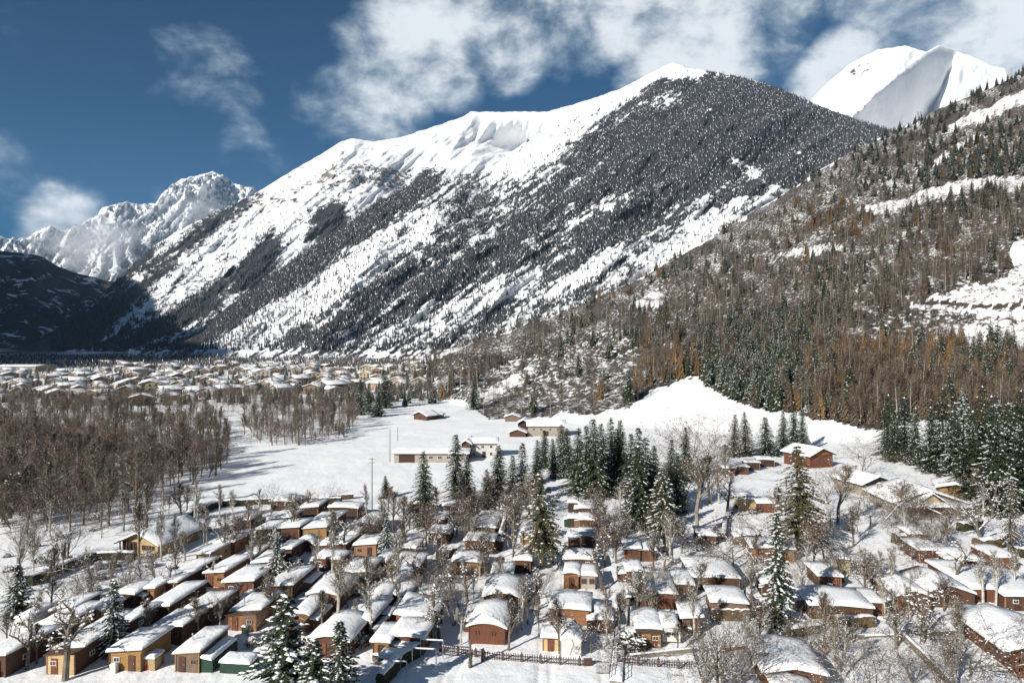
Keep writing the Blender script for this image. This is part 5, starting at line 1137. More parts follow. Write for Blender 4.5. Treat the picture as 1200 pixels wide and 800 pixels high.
CON = [ # px, base y, top y, kind, width factor, label
 (495, 614, 526, 'S', 1.0, 'large dark spruce, nearer of the tall pair beyond the left huts'), (534, 592, 506, 'S', 1.0, 'tall dark spruce in front of the barn gable, farther of the pair'),
 (452, 583, 556, 'S', 1.2, 'small spruce alone at the field edge above the huts'), (452, 658, 600, 'H', .9, 'small spruce with snow balls among the left huts'),
 (582, 590, 520, 'S', 1.0, 'snowy spruce just left of the central spruce group'), (612, 582, 518, 'H', 1.0, 'snow-white spruce in front of the stone farmhouse'), (637, 548, 502, 'S', 1.1, 'snow-dusted spruce in front of the farmhouse roof'), (657, 552, 496, 'S', 1.1, 'second spruce in front of the farmhouse roof'),
 (675, 578, 499, 'S', .95, 'left spruce of the dense central clump'), (697, 584, 488, 'S', .9, 'tallest spruce of the dense central clump'), (717, 568, 487, 'S', .9, 'spruce right of the tallest in the central clump'), (729, 566, 490, 'S', .9, 'rear right spruce of the central clump'),
 (634, 664, 549, 'L', 1.1, 'big ragged snow-laden conifer in the lane left of the centre row'), (745, 600, 498, 'S', .95, 'dark spruce at the head of the wide lane'), (757, 612, 510, 'S', .9, 'dark spruce just right of the lane head'), (779, 646, 548, 'L', 1.0, 'large dark conifer with pale stems right of the wide lane'), (767, 596, 520, 'S', .9, 'spruce behind the large dark conifer'), (785, 570, 512, 'S', .9, 'slim spruce below the meadow, left of the pale tree'),
 (803, 562, 498, 'S', .8, 'dark spruce between the pale bare trees'), (859, 535, 484, 'S', .9, 'small spruce alone on the snow below the meadow'), (874, 534, 481, 'S', .9, 'slim spruce next to the small one below the meadow'), (897, 534, 487, 'S', 1.3, 'bushy dark spruce left of the brick-red chalet'), (930, 532, 470, 'S', .9, 'tall spruce behind the brick-red chalet'), (940, 524, 478, 'S', .8, 'short spruce right behind the brick-red chalet'),
 (935, 644, 516, 'L', 1.15, 'huge ragged pine-like conifer with a thick bare trunk'), (908, 738, 600, 'H', .85, 'slim spruce plastered with snow in front of the orange-cornered hut'),
 (1039, 534, 461, 'S', .95, 'snow-dusted spruce left of the deep notch at the meadow edge'), (1060, 537, 464, 'S', .9, 'dark spruce above the restaurant roof'), (1105, 556, 453, 'S', .9, 'tall spruce right behind the restaurant'), (1130, 568, 465, 'H', .95, 'tall snow-plastered spruce right of the restaurant'), (1151, 577, 450, 'S', .9, 'tallest dark spruce at the right'),
 (1168, 602, 472, 'S', 1.0, 'broad dark spruce near the right edge'), (1193, 566, 455, 'S', 1.0, 'spruce at the right edge of the picture'), (1118, 548, 470, 'S', .9, 'spruce wedged behind the tall right-hand ones'),
 (331, 838, 694, 'H', 1.25, 'big foreground spruce covered in snow at the bottom edge'), (397, 842, 728, 'H', 1.2, 'second foreground spruce covered in snow, right of the big one'), (366, 846, 748, 'H', 1.3, 'low snowy spruce between the two foreground ones'),
 (321, 688, 628, 'H', .9, 'narrow snowy spruce beside the small brown hut'), (133, 766, 676, 'H', .95, 'snow-laden spruce between the honey and ochre huts'), (20, 722, 660, 'H', 1.3, 'dark broad spruce with snow pads at the left edge'),
 (30, 594, 546, 'S', 1.0, 'snowy spruce in the wood near the left edge'), (56, 592, 540, 'S', 1.0, 'second snowy spruce in the wood near the left edge'), (4, 600, 552, 'S', 1.0, 'spruce at the very left edge in the wood'),
 (423, 486, 443, 'S', 1.1, 'dark spruce at the near edge of the town'), (443, 488, 457, 'S', 1.2, 'short dark spruce by the pink chalet at the town edge'), (452, 478, 432, 'S', 1.0, 'spruce beside the yellow house at the town edge'), (432, 482, 448, 'S', 1.0, 'spruce between the others at the town edge'),
 (555, 480, 440, 'S', .9, 'dark conifer on the hill foot above the lone chalet'), (1205, 600, 480, 'S', 1.0, 'dark spruce just leaving the right edge')]
WHERE_ = lambda px, yb: ('in the dense central spruce clump' if 640 < px < 760 else 'in the spruce group behind the restaurant' if px > 1000 else 'between the tall pair and the central clump' if px < 640 else 'beside the tall pale bare trees')
for n_, (px, yb, yt) in enumerate(CON_EXTRA): CON.append((px, yb, yt, 'S', .95, ['dark', 'slim dark', 'snow-flecked', 'shorter', 'broad', 'ragged', 'dense', 'narrow-topped', 'very dark', 'open-branched', 'blue-shadowed', 'sunlit', 'leaning'][n_ % 13]+' spruce '+WHERE_(px, yb)))
for i, (px, yb, yt, k, wd, lb) in enumerate(CON):
    x, y, z = G(px, yb); h = (yb-yt)/FPX*y; V = {'S': SPR, 'H': HEAVY, 'L': LARC}[k]; v = i % len(V); h0 = {'S': 15, 'H': 12, 'L': 15.5}[k]
    plant('spruce_tree', V[v], x, y, z-.1, h, h0, lb, 'tree', 'conifers of the campsite', wid=wd*(1.0 if h > 9 else 1.15))
BV = {'P': [bare(401, 7, 'pollard', 0.37, twigs=1.9, tw=.017), bare(402, 7, 'pollard', 0.43, M_PALEBARK, M_TWIG_O, 1.7, tw=.017), bare(403, 7, 'pollard', 0.34, twigs=1.9, tw=.017), bare(404, 7, 'spread', 0.31, twigs=1.3, tw=.017)], 'U': [bare(411, 9, 'upright', 0.25), bare(412, 9, 'upright', 0.19, M_PALEBARK, M_TWIG_O)], 'B': [bare(421, 10, 'slender', 0.31, M_BIRCH, M_TWIG, .8), bare(422, 10, 'slender', 0.37, M_BIRCH, M_TWIG_O, .8)],
      'S': [bare(431, 9, 'spread', 0.22, M_BARK, M_TWIG, .8), bare(432, 9, 'spread', 0.31, M_PALEBARK, M_TWIG_O), bare(433, 9, 'spread', 0.25, M_BARK, M_TWIG_R)], 'F': [bare(441, 7, 'fluffy', 0.19, M_BARK, M_TWIG_R, 1.0), bare(442, 7, 'fluffy', 0.28, M_BARK, M_TWIG_O, 1.0), bare(443, 6.5, 'multi', 0.22, M_BARK, M_TWIG, 1.1)], 'M': [bare(451, 9, 'multi', 0.15, M_BARK, M_TWIG, .8, tw=.017), bare(452, 9, 'multi', 0.25, M_PALEBARK, M_TWIG_O, .8, tw=.017)]}
HB = dict(P=7, U=9, B=10, S=9, F=7, M=9)
TREES = [(31, 784, 703, 'P'), (76, 798, 690, 'P'), (43, 778, 728, 'U'), (89, 692, 640, 'S'), (119, 630, 582, 'S'), (41, 636, 598, 'F'), (163, 661, 588, 'U'), (20, 668, 588, 'M'), (78, 662, 590, 'M'), (39, 682, 622, 'B'), (64, 686, 640, 'U'), (145, 622, 572, 'U'), (172, 620, 566, 'U'), (188, 608, 566, 'S'), (219, 603, 566, 'U'),
 (189, 658, 600, 'B'), (206, 655, 602, 'B'), (217, 657, 622, 'U'), (243, 638, 588, 'B'), (262, 652, 600, 'F'), (272, 650, 596, 'F'), (281, 642, 600, 'F'), (306, 652, 598, 'M'), (317, 606, 558, 'S'), (196, 697, 652, 'P'), (167, 692, 656, 'P'), (253, 688, 652, 'P'), (304, 692, 664, 'U'), (346, 627, 574, 'F'), (383, 599, 560, 'S'), (362, 602, 574, 'F'),
 (389, 680, 612, 'B'), (403, 652, 600, 'P'), (344, 704, 662, 'M'), (430, 702, 650, 'U'), (466, 702, 620, 'B'), (475, 644, 600, 'F'), (232, 747, 696, 'U'), (434, 749, 668, 'B'), (468, 720, 676, 'B'), (377, 742, 690, 'U'), (396, 744, 650, 'B'), (489, 694, 642, 'P'), (500, 684, 628, 'P'), (514, 664, 608, 'P'), (461, 704, 652, 'U'), (535, 630, 586, 'F'), (543, 634, 590, 'F'), (550, 622, 582, 'F'), (569, 676, 622, 'F'),
 (585, 634, 588, 'P'), (592, 622, 576, 'P'), (598, 612, 572, 'P'), (605, 602, 560, 'F'), (515, 750, 674, 'P'), (532, 733, 662, 'M'), (548, 708, 650, 'P'), (526, 712, 660, 'F'), (596, 762, 700, 'U'), (612, 738, 676, 'B'), (624, 717, 664, 'P'), (620, 600, 556, 'F'), (706, 692, 628, 'P'), (703, 648, 600, 'F'), (707, 630, 584, 'F'), (704, 614, 560, 'F'), (709, 664, 618, 'F'),
 (742, 712, 652, 'M'), (765, 674, 622, 'U'), (788, 662, 598, 'B'), (656, 766, 700, 'U'), (692, 765, 706, 'P'), (746, 720, 668, 'P'), (817, 620, 530, 'U'), (824, 560, 462, 'S'), (812, 556, 480, 'S'), (832, 590, 520, 'M'), (800, 590, 520, 'F'), (785, 660, 598, 'B'), (860, 668, 598, 'P'), (890, 631, 582, 'S'), (814, 750, 680, 'B'), (843, 818, 688, 'M'), (822, 812, 708, 'M'), (866, 822, 716, 'S'), (916, 737, 668, 'B'), (926, 726, 672, 'B'), (954, 668, 600, 'F'), (966, 664, 610, 'F'),
 (982, 614, 540, 'U'), (989, 682, 604, 'S'), (1020, 619, 556, 'S'), (1033, 698, 644, 'B'), (1044, 700, 640, 'B'), (1014, 700, 640, 'F'), (1050, 614, 570, 'P'), (967, 768, 692, 'U'), (985, 788, 706, 'M'), (990, 792, 716, 'B'), (1020, 828, 728, 'S'), (1000, 820, 740, 'S'), (1038, 729, 676, 'B'), (1081, 753, 684, 'P'), (1136, 793, 700, 'P'), (1104, 822, 742, 'M'), (1118, 812, 748, 'U'), (1116, 690, 628, 'P'), (1069, 656, 604, 'P'), (1152, 712, 644, 'B'), (1167, 712, 646, 'B'),
 (1010, 560, 498, 'S'), (970, 590, 540, 'S'), (1000, 640, 590, 'F'), (1100, 640, 600, 'F'), (1106, 716, 672, 'F'), (1190, 700, 640, 'B'), (875, 700, 650, 'M'), (890, 760, 700, 'F'), (850, 560, 520, 'U'), (838, 548, 506, 'S'), (722, 660, 612, 'F'), (735, 640, 600, 'F'), (560, 600, 560, 'F'), (575, 598, 556, 'F'), (430, 610, 566, 'B'), (455, 604, 570, 'U'), (480, 620, 585, 'F'), (1075, 700, 655, 'M'), (940, 700, 650, 'M'), (780, 700, 650, 'M'), (800, 725, 660, 'M'), (300, 620, 585, 'F'), (335, 690, 650, 'P'), (290, 745, 705, 'M'), (150, 700, 655, 'F'), (110, 706, 660, 'M'), (60, 712, 668, 'F'), (95, 716, 674, 'F'), (10, 700, 655, 'M'), (415, 690, 640, 'P'), (442, 640, 595, 'F'), (325, 655, 612, 'P'), (1050, 760, 705, 'F'), (1070, 800, 740, 'M'), (915, 660, 612, 'F'), (880, 690, 640, 'P'),
 (1183, 648, 562, 'X')]
TK = dict(P='knobbly pollard with snow on its stubs', U='upright bare tree', B='slender white-stemmed tree', S='wide-spreading bare tree', F='dense twiggy bare tree', M='many-stemmed bare tree', X='leafless larch with snow along its level boughs')
def describe(x, y, used, kind):
    c = sorted(LAND, key=lambda q: (q[0]-x)**2+(q[1]+q[4]/2-y)**2)
    for l in c[:25]:
        dx, dy = x-l[0], y-l[1]
        rel = 'left of' if dx < -l[3]*.5 else ('right of' if dx > l[3]*.5 else ('in front of' if dy < l[4]*.4 else 'behind'))
        short = l[2].split(',')[0]
        for cut in (' with ', ' behind ', ' beside ', ' in ', ' at ', ' above ', ' under ', ' near ', ' joined ', ' between ', ' directly '):
            if len(short.split()) > 9 and cut in short[12:]: short = short[:12]+short[12:].rsplit(cut, 1)[0]
        s = '%s %s the %s' % (kind, rel, short)
        s = ' '.join(s.split()[:16])
        if s not in used: used.add(s); return s
    return s
USED = set()
rx = random.Random(77)
for k in range(205):      # the many smaller trees between the rows
    if k < 110: q = (rx.uniform(0, 640), rx.uniform(595, 760))
    else: q = (rx.uniform(700, 1190), rx.uniform(585, 770))
    kk = rx.choice('UFPMUBB'); gx0, gy0, _ = G(*q)
    if any(abs(gx0-l[0]) < l[3]/2+.2 and -.2 < gy0-l[1] < l[4]+.2 for l in LAND): continue
    TREES.append((q[0], q[1], q[1]-rx.uniform(28, 56), kk))
for i, (px, yb, yt, k) in enumerate(TREES):
    x, y, z = G(px, yb, 40); h = (yb-yt)/FPX*y*1.04
    V = SNL if k == 'X' else BV[k]; h0 = 14 if k == 'X' else HB[k]
    plant({'X': 'larch_tree', 'B': 'birch_tree', 'P': 'pollard_tree'}.get(k, 'bare_tree'), V[i % len(V)], x, y, z-.1, h, h0, describe(x, y, USED, TK[k]), 'tree', 'bare trees of the campsite', wid=1.15 if k in 'UF' else 1.0)

# ------------------------------------------------------------------ hedges and bushes
def hedge(pts, w, h, m, label, snow=.22, cat='hedge', group=None):
    """clipped hedge along ground points; leafy uneven sides, snow on the top"""
    P = [Vector(G(*p)) for p in pts]; L_ = sum((P[i+1]-P[i]).length for i in range(len(P)-1)); n = max(4, int(L_/.55)); q = []
    for i in range(n+1):
        d = L_*i/n
        for j in range(len(P)-1):
            l = (P[j+1]-P[j]).length
            if d <= l or j == len(P)-2: q.append(P[j].lerp(P[j+1], min(1, d/l))); break
            d -= l
    o0 = q[0].copy(); r = tag(empty('hedge', tuple(o0)), label, cat, group); mb = MB(); sn = MB(); rd = random.Random(int(P[0].x*10)); vs = []; m_ = 8; sv = []
    for i, p in enumerate(q):
        d = (q[min(i+1, n)]-q[max(i-1, 0)]).normalized(); s = Vector((d.y, -d.x, 0)); c = p-o0
        hh = h*(1+rd.uniform(-.07, .07))
        for (a, b) in ((-.5, 0), (-.54, .35), (-.52, .75), (-.42, 1), (.42, 1), (.52, .75), (.54, .35), (.5, 0)):
            v = c+s*(w*a+rd.uniform(-.07, .07))+Vector((0, 0, hh*b+rd.uniform(-.05, .05)*(b > 0)-.05*(b == 0))); vs.append(tuple(v))
        ts = snow*(1+rd.uniform(-.4, .4))
        for (a, b) in ((-.50, -.12), (-.46, .5), (0, 1), (.46, .5), (.50, -.12)): sv.append(tuple(c+s*(w*a+rd.uniform(-.04, .04))+Vector((0, 0, hh+ts*b+.01))))
    fs = [(i*m_+k, i*m_+k+1, (i+1)*m_+k+1, (i+1)*m_+k) for i in range(n) for k in range(m_-1)]+[tuple(range(m_)), tuple(range((n+1)*m_-1, n*m_-1, -1))]
    mb.add(vs, fs)
    for i in range(int(L_*70)):            # leaves standing out of the clipped faces
        k = rd.randrange(n); f = rd.randrange(m_-1); a, b, c_, d_ = [Vector(vs[j]) for j in fs[k*(m_-1)+f]]; u, v_ = rd.random(), rd.random(); p = a.lerp(b, u).lerp(d_.lerp(c_, u), v_); e = Vector((rd.uniform(-1, 1), rd.uniform(-1, 1), rd.uniform(-.6, 1))).normalized()*.16; e2 = Vector((rd.uniform(-1, 1), rd.uniform(-1, 1), rd.uniform(-1, 1))).normalized()*.07
        mb.add([tuple(p-e2), tuple(p+e2), tuple(p+e)], [(0, 1, 2)])
    sn.add(sv, [(i*5+k, i*5+k+1, (i+1)*5+k+1, (i+1)*5+k) for i in range(n) for k in range(4)])
    link('foliage', mb.mesh('hedge_foliage', m), r)['kind'] = 'stuff'; link('snow', sn.mesh('hedge_snow', SNOW, True), r)
    LAND.append((o0.x, o0.y, label, 2, 2)); return r
hedge([(34, 686), (64, 674), (93, 662), (112, 656), (157, 656)], 1.3, 1.5, M_LEAF, 'long clipped dark hedge in front of the porch chalet')
hedge([(207, 615), (228, 604), (258, 593), (290, 592), (330, 590), (400, 590)], 1.3, 1.5, M_LEAF, 'clipped dark hedge along the field beyond the left huts')
hedge([(445, 808), (466, 782), (489, 768)], 1.0, 1.6, M_LEAF, 'dark green hedge wall running down to the bottom edge')
hedge([(437, 752), (462, 725), (476, 704)], 1.0, 1.5, M_LEAFBR, 'snow-topped brown hedge behind the birch stem')
hedge([(514, 656), (533, 650)], 1.6, 1.5, M_LEAF, 'short square clipped green hedge with a snow lid')
hedge([(586, 640), (591, 622), (594, 604)], 1.0, 2.0, M_LEAFBR, 'tall dark hedge beside the lane under the pollards')
hedge([(834, 728), (878, 728)], .5, 1.7, M_LEAFBR, 'brown reed screen before the grey-roofed hut', .1, 'screen')
hedge([(978, 734), (1024, 734)], 1.0, 1.5, M_LEAFBR, 'yellow-brown reed clump before the wide brown hut', .05, 'reeds')
hedge([(924, 745), (958, 740)], 1.3, 1.2, M_LEAF, 'dark green hedge at the foot of the twin birches')
hedge([(866, 585), (850, 612), (848, 632)], .9, 1.1, M_LEAFBR, 'thin snow-covered hedge climbing the slope')
hedge([(1048, 637), (1062, 636)], 1.8, 1.7, M_LEAFBR, 'rounded olive bush with a snow cap near the pergola')
hedge([(1125, 622), (1148, 618)], 1.6, 1.7, M_LEAF, 'square dark green hedge beside the restaurant steps')
hedge([(1137, 602), (1162, 598)], 1.6, 2.0, M_LEAF, 'dark green hedge block under the right spruces')
hedge([(1188, 652), (1205, 652)], 1.5, 1.6, M_LEAF, 'dark green hedge at the right edge beyond the larch')
hedge([(1144, 644), (1173, 640)], 1.8, 1.9, M_LEAFBR, 'dome of brown ivy with a snow hood beside the level-boughed larch')
hedge([(168, 732), (200, 706), (222, 694)], 1.1, 1.3, M_LEAF, 'snow-topped dark hedge between two hut rows, left block')
hedge([(280, 712), (312, 686)], 1.1, 1.1, M_LEAF, 'short snowy hedge climbing between huts beside the narrow spruce')
hedge([(366, 700), (389, 676)], 1.0, 1.1, M_LEAF, 'brown hedge beside the long brown hut')
hedge([(340, 590), (414, 584)], 1.2, 1.3, M_LEAFBR, 'low dark hedge between the huts and the bright field')
# snow-covered shrubs among the huts
def shrub_variant(seed, r=.9, m=M_LEAF, snow=.6):
    rd = random.Random(seed); mb = MB(); sn = MB()
    for i in range(420):
        a = rd.random()*6.28; e = math.asin(rd.random()); q = r*(.55+.5*rd.random()); p = Vector((math.cos(a)*math.cos(e)*q, math.sin(a)*math.cos(e)*q, .1+math.sin(e)*q*1.1)); d = (p.normalized()+Vector((rd.gauss(0, .4), rd.gauss(0, .4), rd.gauss(0, .4)))).normalized(); s = d.orthogonal().normalized()*.06
        mb.add([tuple(p-s), tuple(p+s), tuple(p+d*.24)], [(0, 1, 2)])
        if e > .5 and rd.random() < snow*.35: blob(sn, tuple(p+Vector((0, 0, .05))), rd.uniform(.10, .24), a, .5, 0, rd)
    for i in range(6): a = rd.random()*6.28; mb.tube([(0, 0, -.1), (math.cos(a)*r*.5, math.sin(a)*r*.5, r*.8)], [.03, .015], 3)
    return [('foliage', mb.mesh('shrub_foliage', m)), ('snow', sn.mesh('shrub_snow', SNOW))]
SH_ = [shrub_variant(1), shrub_variant(2, 1.1, M_LEAFBR, .8), shrub_variant(3, .8, M_TWIG, .9), shrub_variant(4, 1.0, M_LEAF, 1.0)]
SN_ = ['dark evergreen shrub', 'brown-leaved snowy shrub', 'twiggy snow-clad shrub', 'snow-covered evergreen shrub']
rs = random.Random(12)
plant('shrub', SH_[0], *G(741, 762), 1.9, 1.0, 'round dark green bush beside the ochre shuttered hut', 'shrub', 'shrubs of the campsite')
for i in range(115):
    if i < 62: px, py = rs.uniform(5, 470), rs.uniform(610, 770)
    elif i < 92: px, py = rs.uniform(900, 1195), rs.uniform(600, 780)
    else: px, py = rs.uniform(600, 900), rs.uniform(540, 640)
    x, y, z = G(px, py)
    if any(abs(x-l[0]) < l[3]/2+.3 and -.3 < y-l[1] < l[4]+.3 for l in LAND): continue
    k = rs.randrange(4); plant('shrub', SH_[k], x, y, z, rs.uniform(.6, 1.3), 1.0, describe(x, y, USED, SN_[k]), 'shrub', 'shrubs of the campsite')

# ------------------------------------------------------------------ fences, path, frames, poles
picket = MB(); picket.box((0, 0, .5), (.085, .04, 1.0)); picket = picket.mesh('picket', M_RUST)
def fence(pa, pb, label, step=.30, h=1.0, post_every=8):
    A, B = Vector(G(*pa)), Vector(G(*pb)); L_ = (B-A).length; r = tag(empty('picket_fence', tuple(A), math.atan2(B.y-A.y, B.x-A.x)), label, 'fence'); dz = (B.z-A.z)/L_
    n = int(L_/step)
    for i in range(n+1): link('picket', picket, r, (i*step, 0, i*step*dz))
    for zz in (.28, .80):
        mb = MB(); mb.box((L_/2, .05, zz), (L_, .05, .07)); link('rail', mb.mesh('rail', M_RUST), r)
    mb = MB(); mb.box((0, .0, .55), (.13, .13, 1.25)); post = mb.mesh('post', M_RUST)
    for i in range(0, n+1, post_every): link('post', post, r, (i*step+.15, .02, i*step*dz))
    mb = MB(); mb.box((0, 0, 0), (L_, .07, .05)); link('snow', mb.mesh('fence_snow', SNOW), r, (L_/2, .05, .86))
    return r
fence((515, 764), (564, 771), 'left stretch of brown picket fence up to the stout post')
fence((566, 772), (686, 780), 'long middle stretch of brown picket fence before the huts')
fence((724, 778), (812, 784), 'right stretch of brown picket fence below the ochre shuttered hut')
x, y, z = G(565, 774); t = tag(empty('gate_post', (x, y, z), 0), 'stout brown post where two fence stretches meet', 'post'); mb = MB(); mb.box((0, 0, .7), (.32, .32, 1.5)); mb.box((0, 0, 1.5), (.42, .42, .1)); link('shaft', mb.mesh('shaft', M_RUST), t); mb = MB(); blob(mb, (0, 0, 1.62), .24, 0, .5); link('snow_cap', mb.mesh('cap', SNOW), t)
x, y, z = G(689, 780); t = tag(empty('fence_panel', (x, y, z), 0), 'solid brown boarded panel beside the footpath gate', 'panel')
for k in range(8): mb = MB(); mb.box((-.45+k*.13, 0, .5), (.12, .05, 1.0)); link('board', mb.mesh('board', M_RUST), t)
x, y, z = G(706, 790); t = tag(empty('metal_gate', (x, y, z), 0), 'dark barred gate across the footpath gap', 'gate')
for k in range(9): mb = MB(); mb.box((-.75+k*.19, 0, .75), (.035, .035, 1.5)); link('bar', mb.mesh('bar', M_ROOF), t)
for zz in (.12, 1.45): mb = MB(); mb.box((0, 0, zz), (1.7, .06, .06)); link('rail', mb.mesh('rail', M_ROOF), t)
# footpath with its rails, climbing from the gate
A, B = Vector(G(722, 800)), Vector(G(731, 712)); d = (B-A); L_ = d.length; rz = math.atan2(d.y, d.x)
t = tag(empty('footbridge', tuple(A), rz), 'narrow snow-covered footbridge with tubular rails going up between huts', 'footbridge')
mb = MB(); mb.box((L_/2, 0, .12), (L_, 1.5, .24)); link('deck', mb.mesh('deck', M_CONC), t)
s = snow_slab(1.5, L_, .24, lambda q: 0, .22, .02, 5, 7, 20); link('snow_cover', s, t, (0, 0, .005), -math.pi/2)
for sd in (-1, 1):
    for zz in (.7, 1.1): mb = MB(); mb.tube([(0, sd*.78, zz), (L_, sd*.78, zz)], [.035, .035], 5); link('handrail', mb.mesh('handrail', M_RUST), t)
    for k in range(int(L_/1.5)): mb = MB(); mb.box((k*1.5+.3, sd*.78, .6), (.06, .06, 1.1)); link('rail_post', mb.mesh('rail_post', M_RUST), t)
x, y, z = G(731, 713); t = tag(empty('notice_board', (x, y, z), YAW), 'small roofed board at the top of the footbridge under snow', 'board')
for k in (-.9, .9): mb = MB(); mb.box((k, 0, .9), (.12, .12, 1.8)); link('post', mb.mesh('post', WM['brown']), t)
mb = MB(); mb.box((0, 0, 1.0), (1.6, .06, .9)); link('panel', mb.mesh('panel', M_PLASTER['stone']), t); link('snow_cover', snow_slab(2.2, .6, 1.8, lambda q: 0, .28, .1, 6, 7, 5), t, (0, -.3, 0))
# galvanised frames
def frame(px, py, w, h, label, rz=YAW):
    x, y, z = G(px, py); t = tag(empty('steel_frame', (x, y, z), rz), label, 'frame')
    for k in (-w/2, w/2): mb = MB(); mb.tube([(k, 0, 0), (k, 0, h)], [.06, .06], 5); link('post', mb.mesh('post', M_STEEL), t)
    mb = MB(); mb.tube([(-w/2, 0, h), (w/2, 0, h)], [.06, .06], 5); link('crossbar', mb.mesh('crossbar', M_STEEL), t); mb = MB(); mb.box((0, 0, h+.09), (w, .12, .08)); link('snow', mb.mesh('snow', SNOW), t)
    return t
frame(506, 771, 2.9, 2.3, 'rear galvanised frame standing beside the dark hedge wall'); frame(497, 781, 3.0, 2.2, 'front galvanised frame standing beside the dark hedge wall'); frame(468, 793, 1.8, 1.8, 'low galvanised frame near the bottom left of the snow court')
for (px, yb, dx) in ((459, 770, 0), (444, 786, 1)):
    x, y, z = G(px+12, yb); t = tag(empty('snowy_canopy', (x, y, z), YAW), ['flat snow-covered canopy below the ochre-fronted hut', 'lower flat canopy with a square of snow near the hedge'][dx], 'canopy')
    mb = MB(); mb.box((0, 1.3, 1.45), (2.9, 2.6, .08)); link('roof', mb.mesh('roof', M_STEEL), t); link('snow_cover', snow_slab(2.9, 2.6, 1.5, lambda q: 0, .22, .04, 60+dx, 7, 7), t)
    for a, b in ((-1.4, .05), (1.4, .05), (-1.4, 2.5), (1.4, 2.5)): mb = MB(); mb.box((a, b, .72), (.07, .07, 1.4)); link('post', mb.mesh('post', M_STEEL), t)
x, y, z = G(551, 782); t = tag(empty('wooden_post', (x, y, z)), 'ivy-clad wooden post standing before the picket fence', 'post'); mb = MB(); mb.tube([(0, 0, -.2), (0, 0, 3.4)], [.18, .13], 8, cap=True); link('shaft', mb.mesh('shaft', M_POLE), t)
iv = MB(); rd = random.Random(4)
for i in range(260): a = rd.random()*6.28; zz = rd.random()*1.9; q = .16+.12*rd.random(); p = Vector((math.cos(a)*q, math.sin(a)*q, zz)); iv.add([tuple(p), tuple(p+Vector((.08, .03, -.08))), tuple(p+Vector((-.04, .08, -.1)))], [(0, 1, 2)])
link('ivy', iv.mesh('ivy', M_LEAF), t)['kind'] = 'stuff'
def pole(px, yb, yt, label, arms=True):
    x, y, z = G(px, yb); h = (yb-yt)/FPX*y; t = tag(empty('utility_pole', (x, y, z)), label, 'pole'); mb = MB(); mb.tube([(0, 0, -.3), (0, 0, h)], [.14, .09], 6, cap=True); link('shaft', mb.mesh('shaft', M_POLE), t)
    if arms:
        for k in (0, .8): mb = MB(); mb.box((0, 0, h-.4-k), (1.5, .1, .1)); link('crossarm', mb.mesh('crossarm', M_POLE), t)
pole(436, 602, 536, 'utility pole with two crossarms at the edge of the bright field'); pole(457, 541, 503, 'slim utility pole left of the long low building', False); pole(466, 516, 500, 'farther slim utility pole behind the long low building', False); pole(600, 640, 575, 'utility pole beside the lane under the pollards', False)
pole(648, 660, 580, 'thin lamp pole in front of the big ragged conifer', False)
# low walls and kerbs, lower right
def wall_run(pts, w, h, m, label, cap=.16, name='low_wall', cat='wall'):
    P = [Vector(G(*p, 30)) for p in pts]; r = tag(empty(name, tuple(P[0])), label, cat)
    for i in range(len(P)-1):
        a, b = P[i]-P[0], P[i+1]-P[0]; L_ = (b-a).length; rz = math.atan2((b-a).y, (b-a).x)
        mb = MB(); mb.box((L_/2, 0, h/2-.15), (L_-.01, w, h+.3)); link('wall', mb.mesh('wall', m), r, tuple(a), rz); link('snow_cover', snow_slab(w, L_, h, lambda q: 0, cap, .03, i+3, 5, max(6, int(L_/1.2))), r, tuple(a), rz-math.pi/2)
wall_run([(1055, 746), (1086, 776), (1120, 812)], .45, .9, M_CONC, 'concrete retaining wall slanting down to the bottom edge, right')
wall_run([(966, 748), (1012, 748), (1052, 745)], .5, .45, M_CONC, 'low stone edging in front of the reed clump')
wall_run([(1086, 744), (1134, 742)], .5, .45, M_CONC, 'low stone edging left of the veranda chalet')
wall_run([(738, 772), (812, 764)], .4, .5, M_CONC, 'low kerb wall sloping above the right picket fence')
wall_run([(848, 764), (878, 760)], .3, .5, WM['brown'], 'short plank edging left of the low red-brown chalet')
fence((812, 765), (826, 812), 'thin brown fence turning down to the bottom edge', .5)
# all the loose snow lying in crowns is stuff: nobody could count the clumps
for o in bpy.data.objects:
    if o.parent and o.name.split('.')[0] in ('snow', 'crown', 'foliage'): o['kind'] = 'stuff'

# ------------------------------------------------------------------ thin valley haze and the mist round the glacier peaks
hz = MB(); hz.box((-1000, 6500, 1700), (16000, 17000, 3404)); hm = bpy.data.materials.new('haze'); hm.use_nodes = True; ht = hm.node_tree; ht.nodes.clear()
pv = nd(ht, 'ShaderNodeVolumePrincipled'); pv.inputs['Color'].default_value = (.42, .68, 1, 1); pv.inputs['Density'].default_value = 1.6e-5; pv.inputs['Anisotropy'].default_value = 0.0
ho = nd(ht, 'ShaderNodeOutputMaterial'); ht.links.new(pv.outputs[0], ho.inputs['Volume'])
tag(link('haze', hz.mesh('haze', hm)), 'thin blue valley haze', kind='stuff')

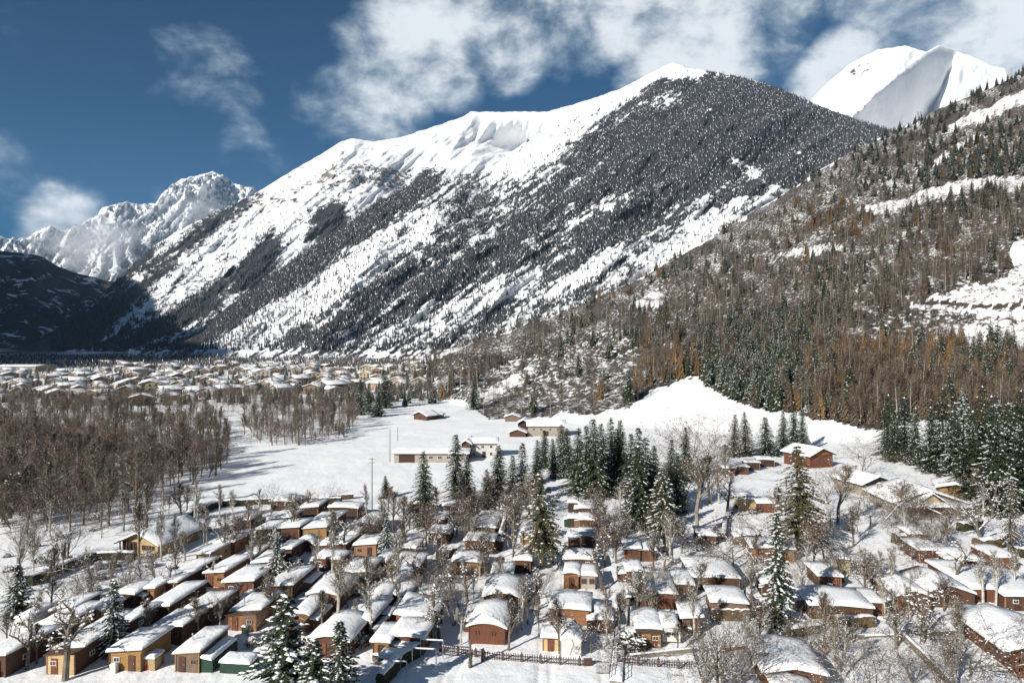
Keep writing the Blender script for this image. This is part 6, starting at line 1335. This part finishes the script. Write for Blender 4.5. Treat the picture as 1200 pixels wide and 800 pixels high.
def mist(px, py, d, w, h, dep, dens, label, seed):
    """a bank of cloud hanging in front of the peaks: noise density inside a rounded body, well clear of the sky"""
    X, Z = (px-600)/FPX*d, CAMH+(400-py)/FPX*d; mb = MB(); n, m_ = 16, 9; vs = []
    for i in range(m_+1):
        for j in range(n):
            t, a = math.pi*i/m_, 2*math.pi*j/n; vs.append((w*math.sin(t)*math.cos(a), dep*math.sin(t)*math.sin(a), h*math.cos(t)))
    mb.add(vs, [(i*n+j, (i+1)*n+j, (i+1)*n+(j+1) % n, i*n+(j+1) % n) for i in range(m_) for j in range(n)])
    m = bpy.data.materials.new('mist'); m.use_nodes = True; nt = m.node_tree; nt.nodes.clear()
    tc_ = nd(nt, 'ShaderNodeTexCoord'); mp_ = nd(nt, 'ShaderNodeMapping'); mp_.inputs['Scale'].default_value = (1/w, 1/dep, 1/h); nt.links.new(tc_.outputs['Object'], mp_.inputs[0])
    r_ = vmth(nt, 'LENGTH', mp_.outputs[0]); nz = nd(nt, 'ShaderNodeTexNoise', i_Scale=3.2/w, i_Detail=4.0, i_Roughness=.6); nt.links.new(tc_.outputs['Object'], nz.inputs[0])
    dn = mth(nt, 'SUBTRACT', mth(nt, 'MULTIPLY', nz.outputs[0], 2.2), mth(nt, 'ADD', mth(nt, 'MULTIPLY', r_, 1.0), .38), clamp=True)
    pv = nd(nt, 'ShaderNodeVolumePrincipled'); pv.inputs['Color'].default_value = (.97, .98, 1, 1); nt.links.new(mth(nt, 'MULTIPLY', dn, dens), pv.inputs['Density']); pv.inputs['Anisotropy'].default_value = -.45
    o_ = nd(nt, 'ShaderNodeOutputMaterial'); nt.links.new(pv.outputs[0], o_.inputs['Volume'])
    tag(link('mist', mb.mesh('mist', m), None, (X, d, Z)), label, kind='stuff')
mist(108, 285, 7200, 820, 480, 700, .0042, 'bank of cloud before the glacier peaks', 1)
mist(225, 250, 7400, 520, 380, 500, .0022, 'wisp of cloud below the highest glacier peak', 2)
scene.cycles.volume_max_steps = 96; scene.cycles.volume_step_rate = 2.0
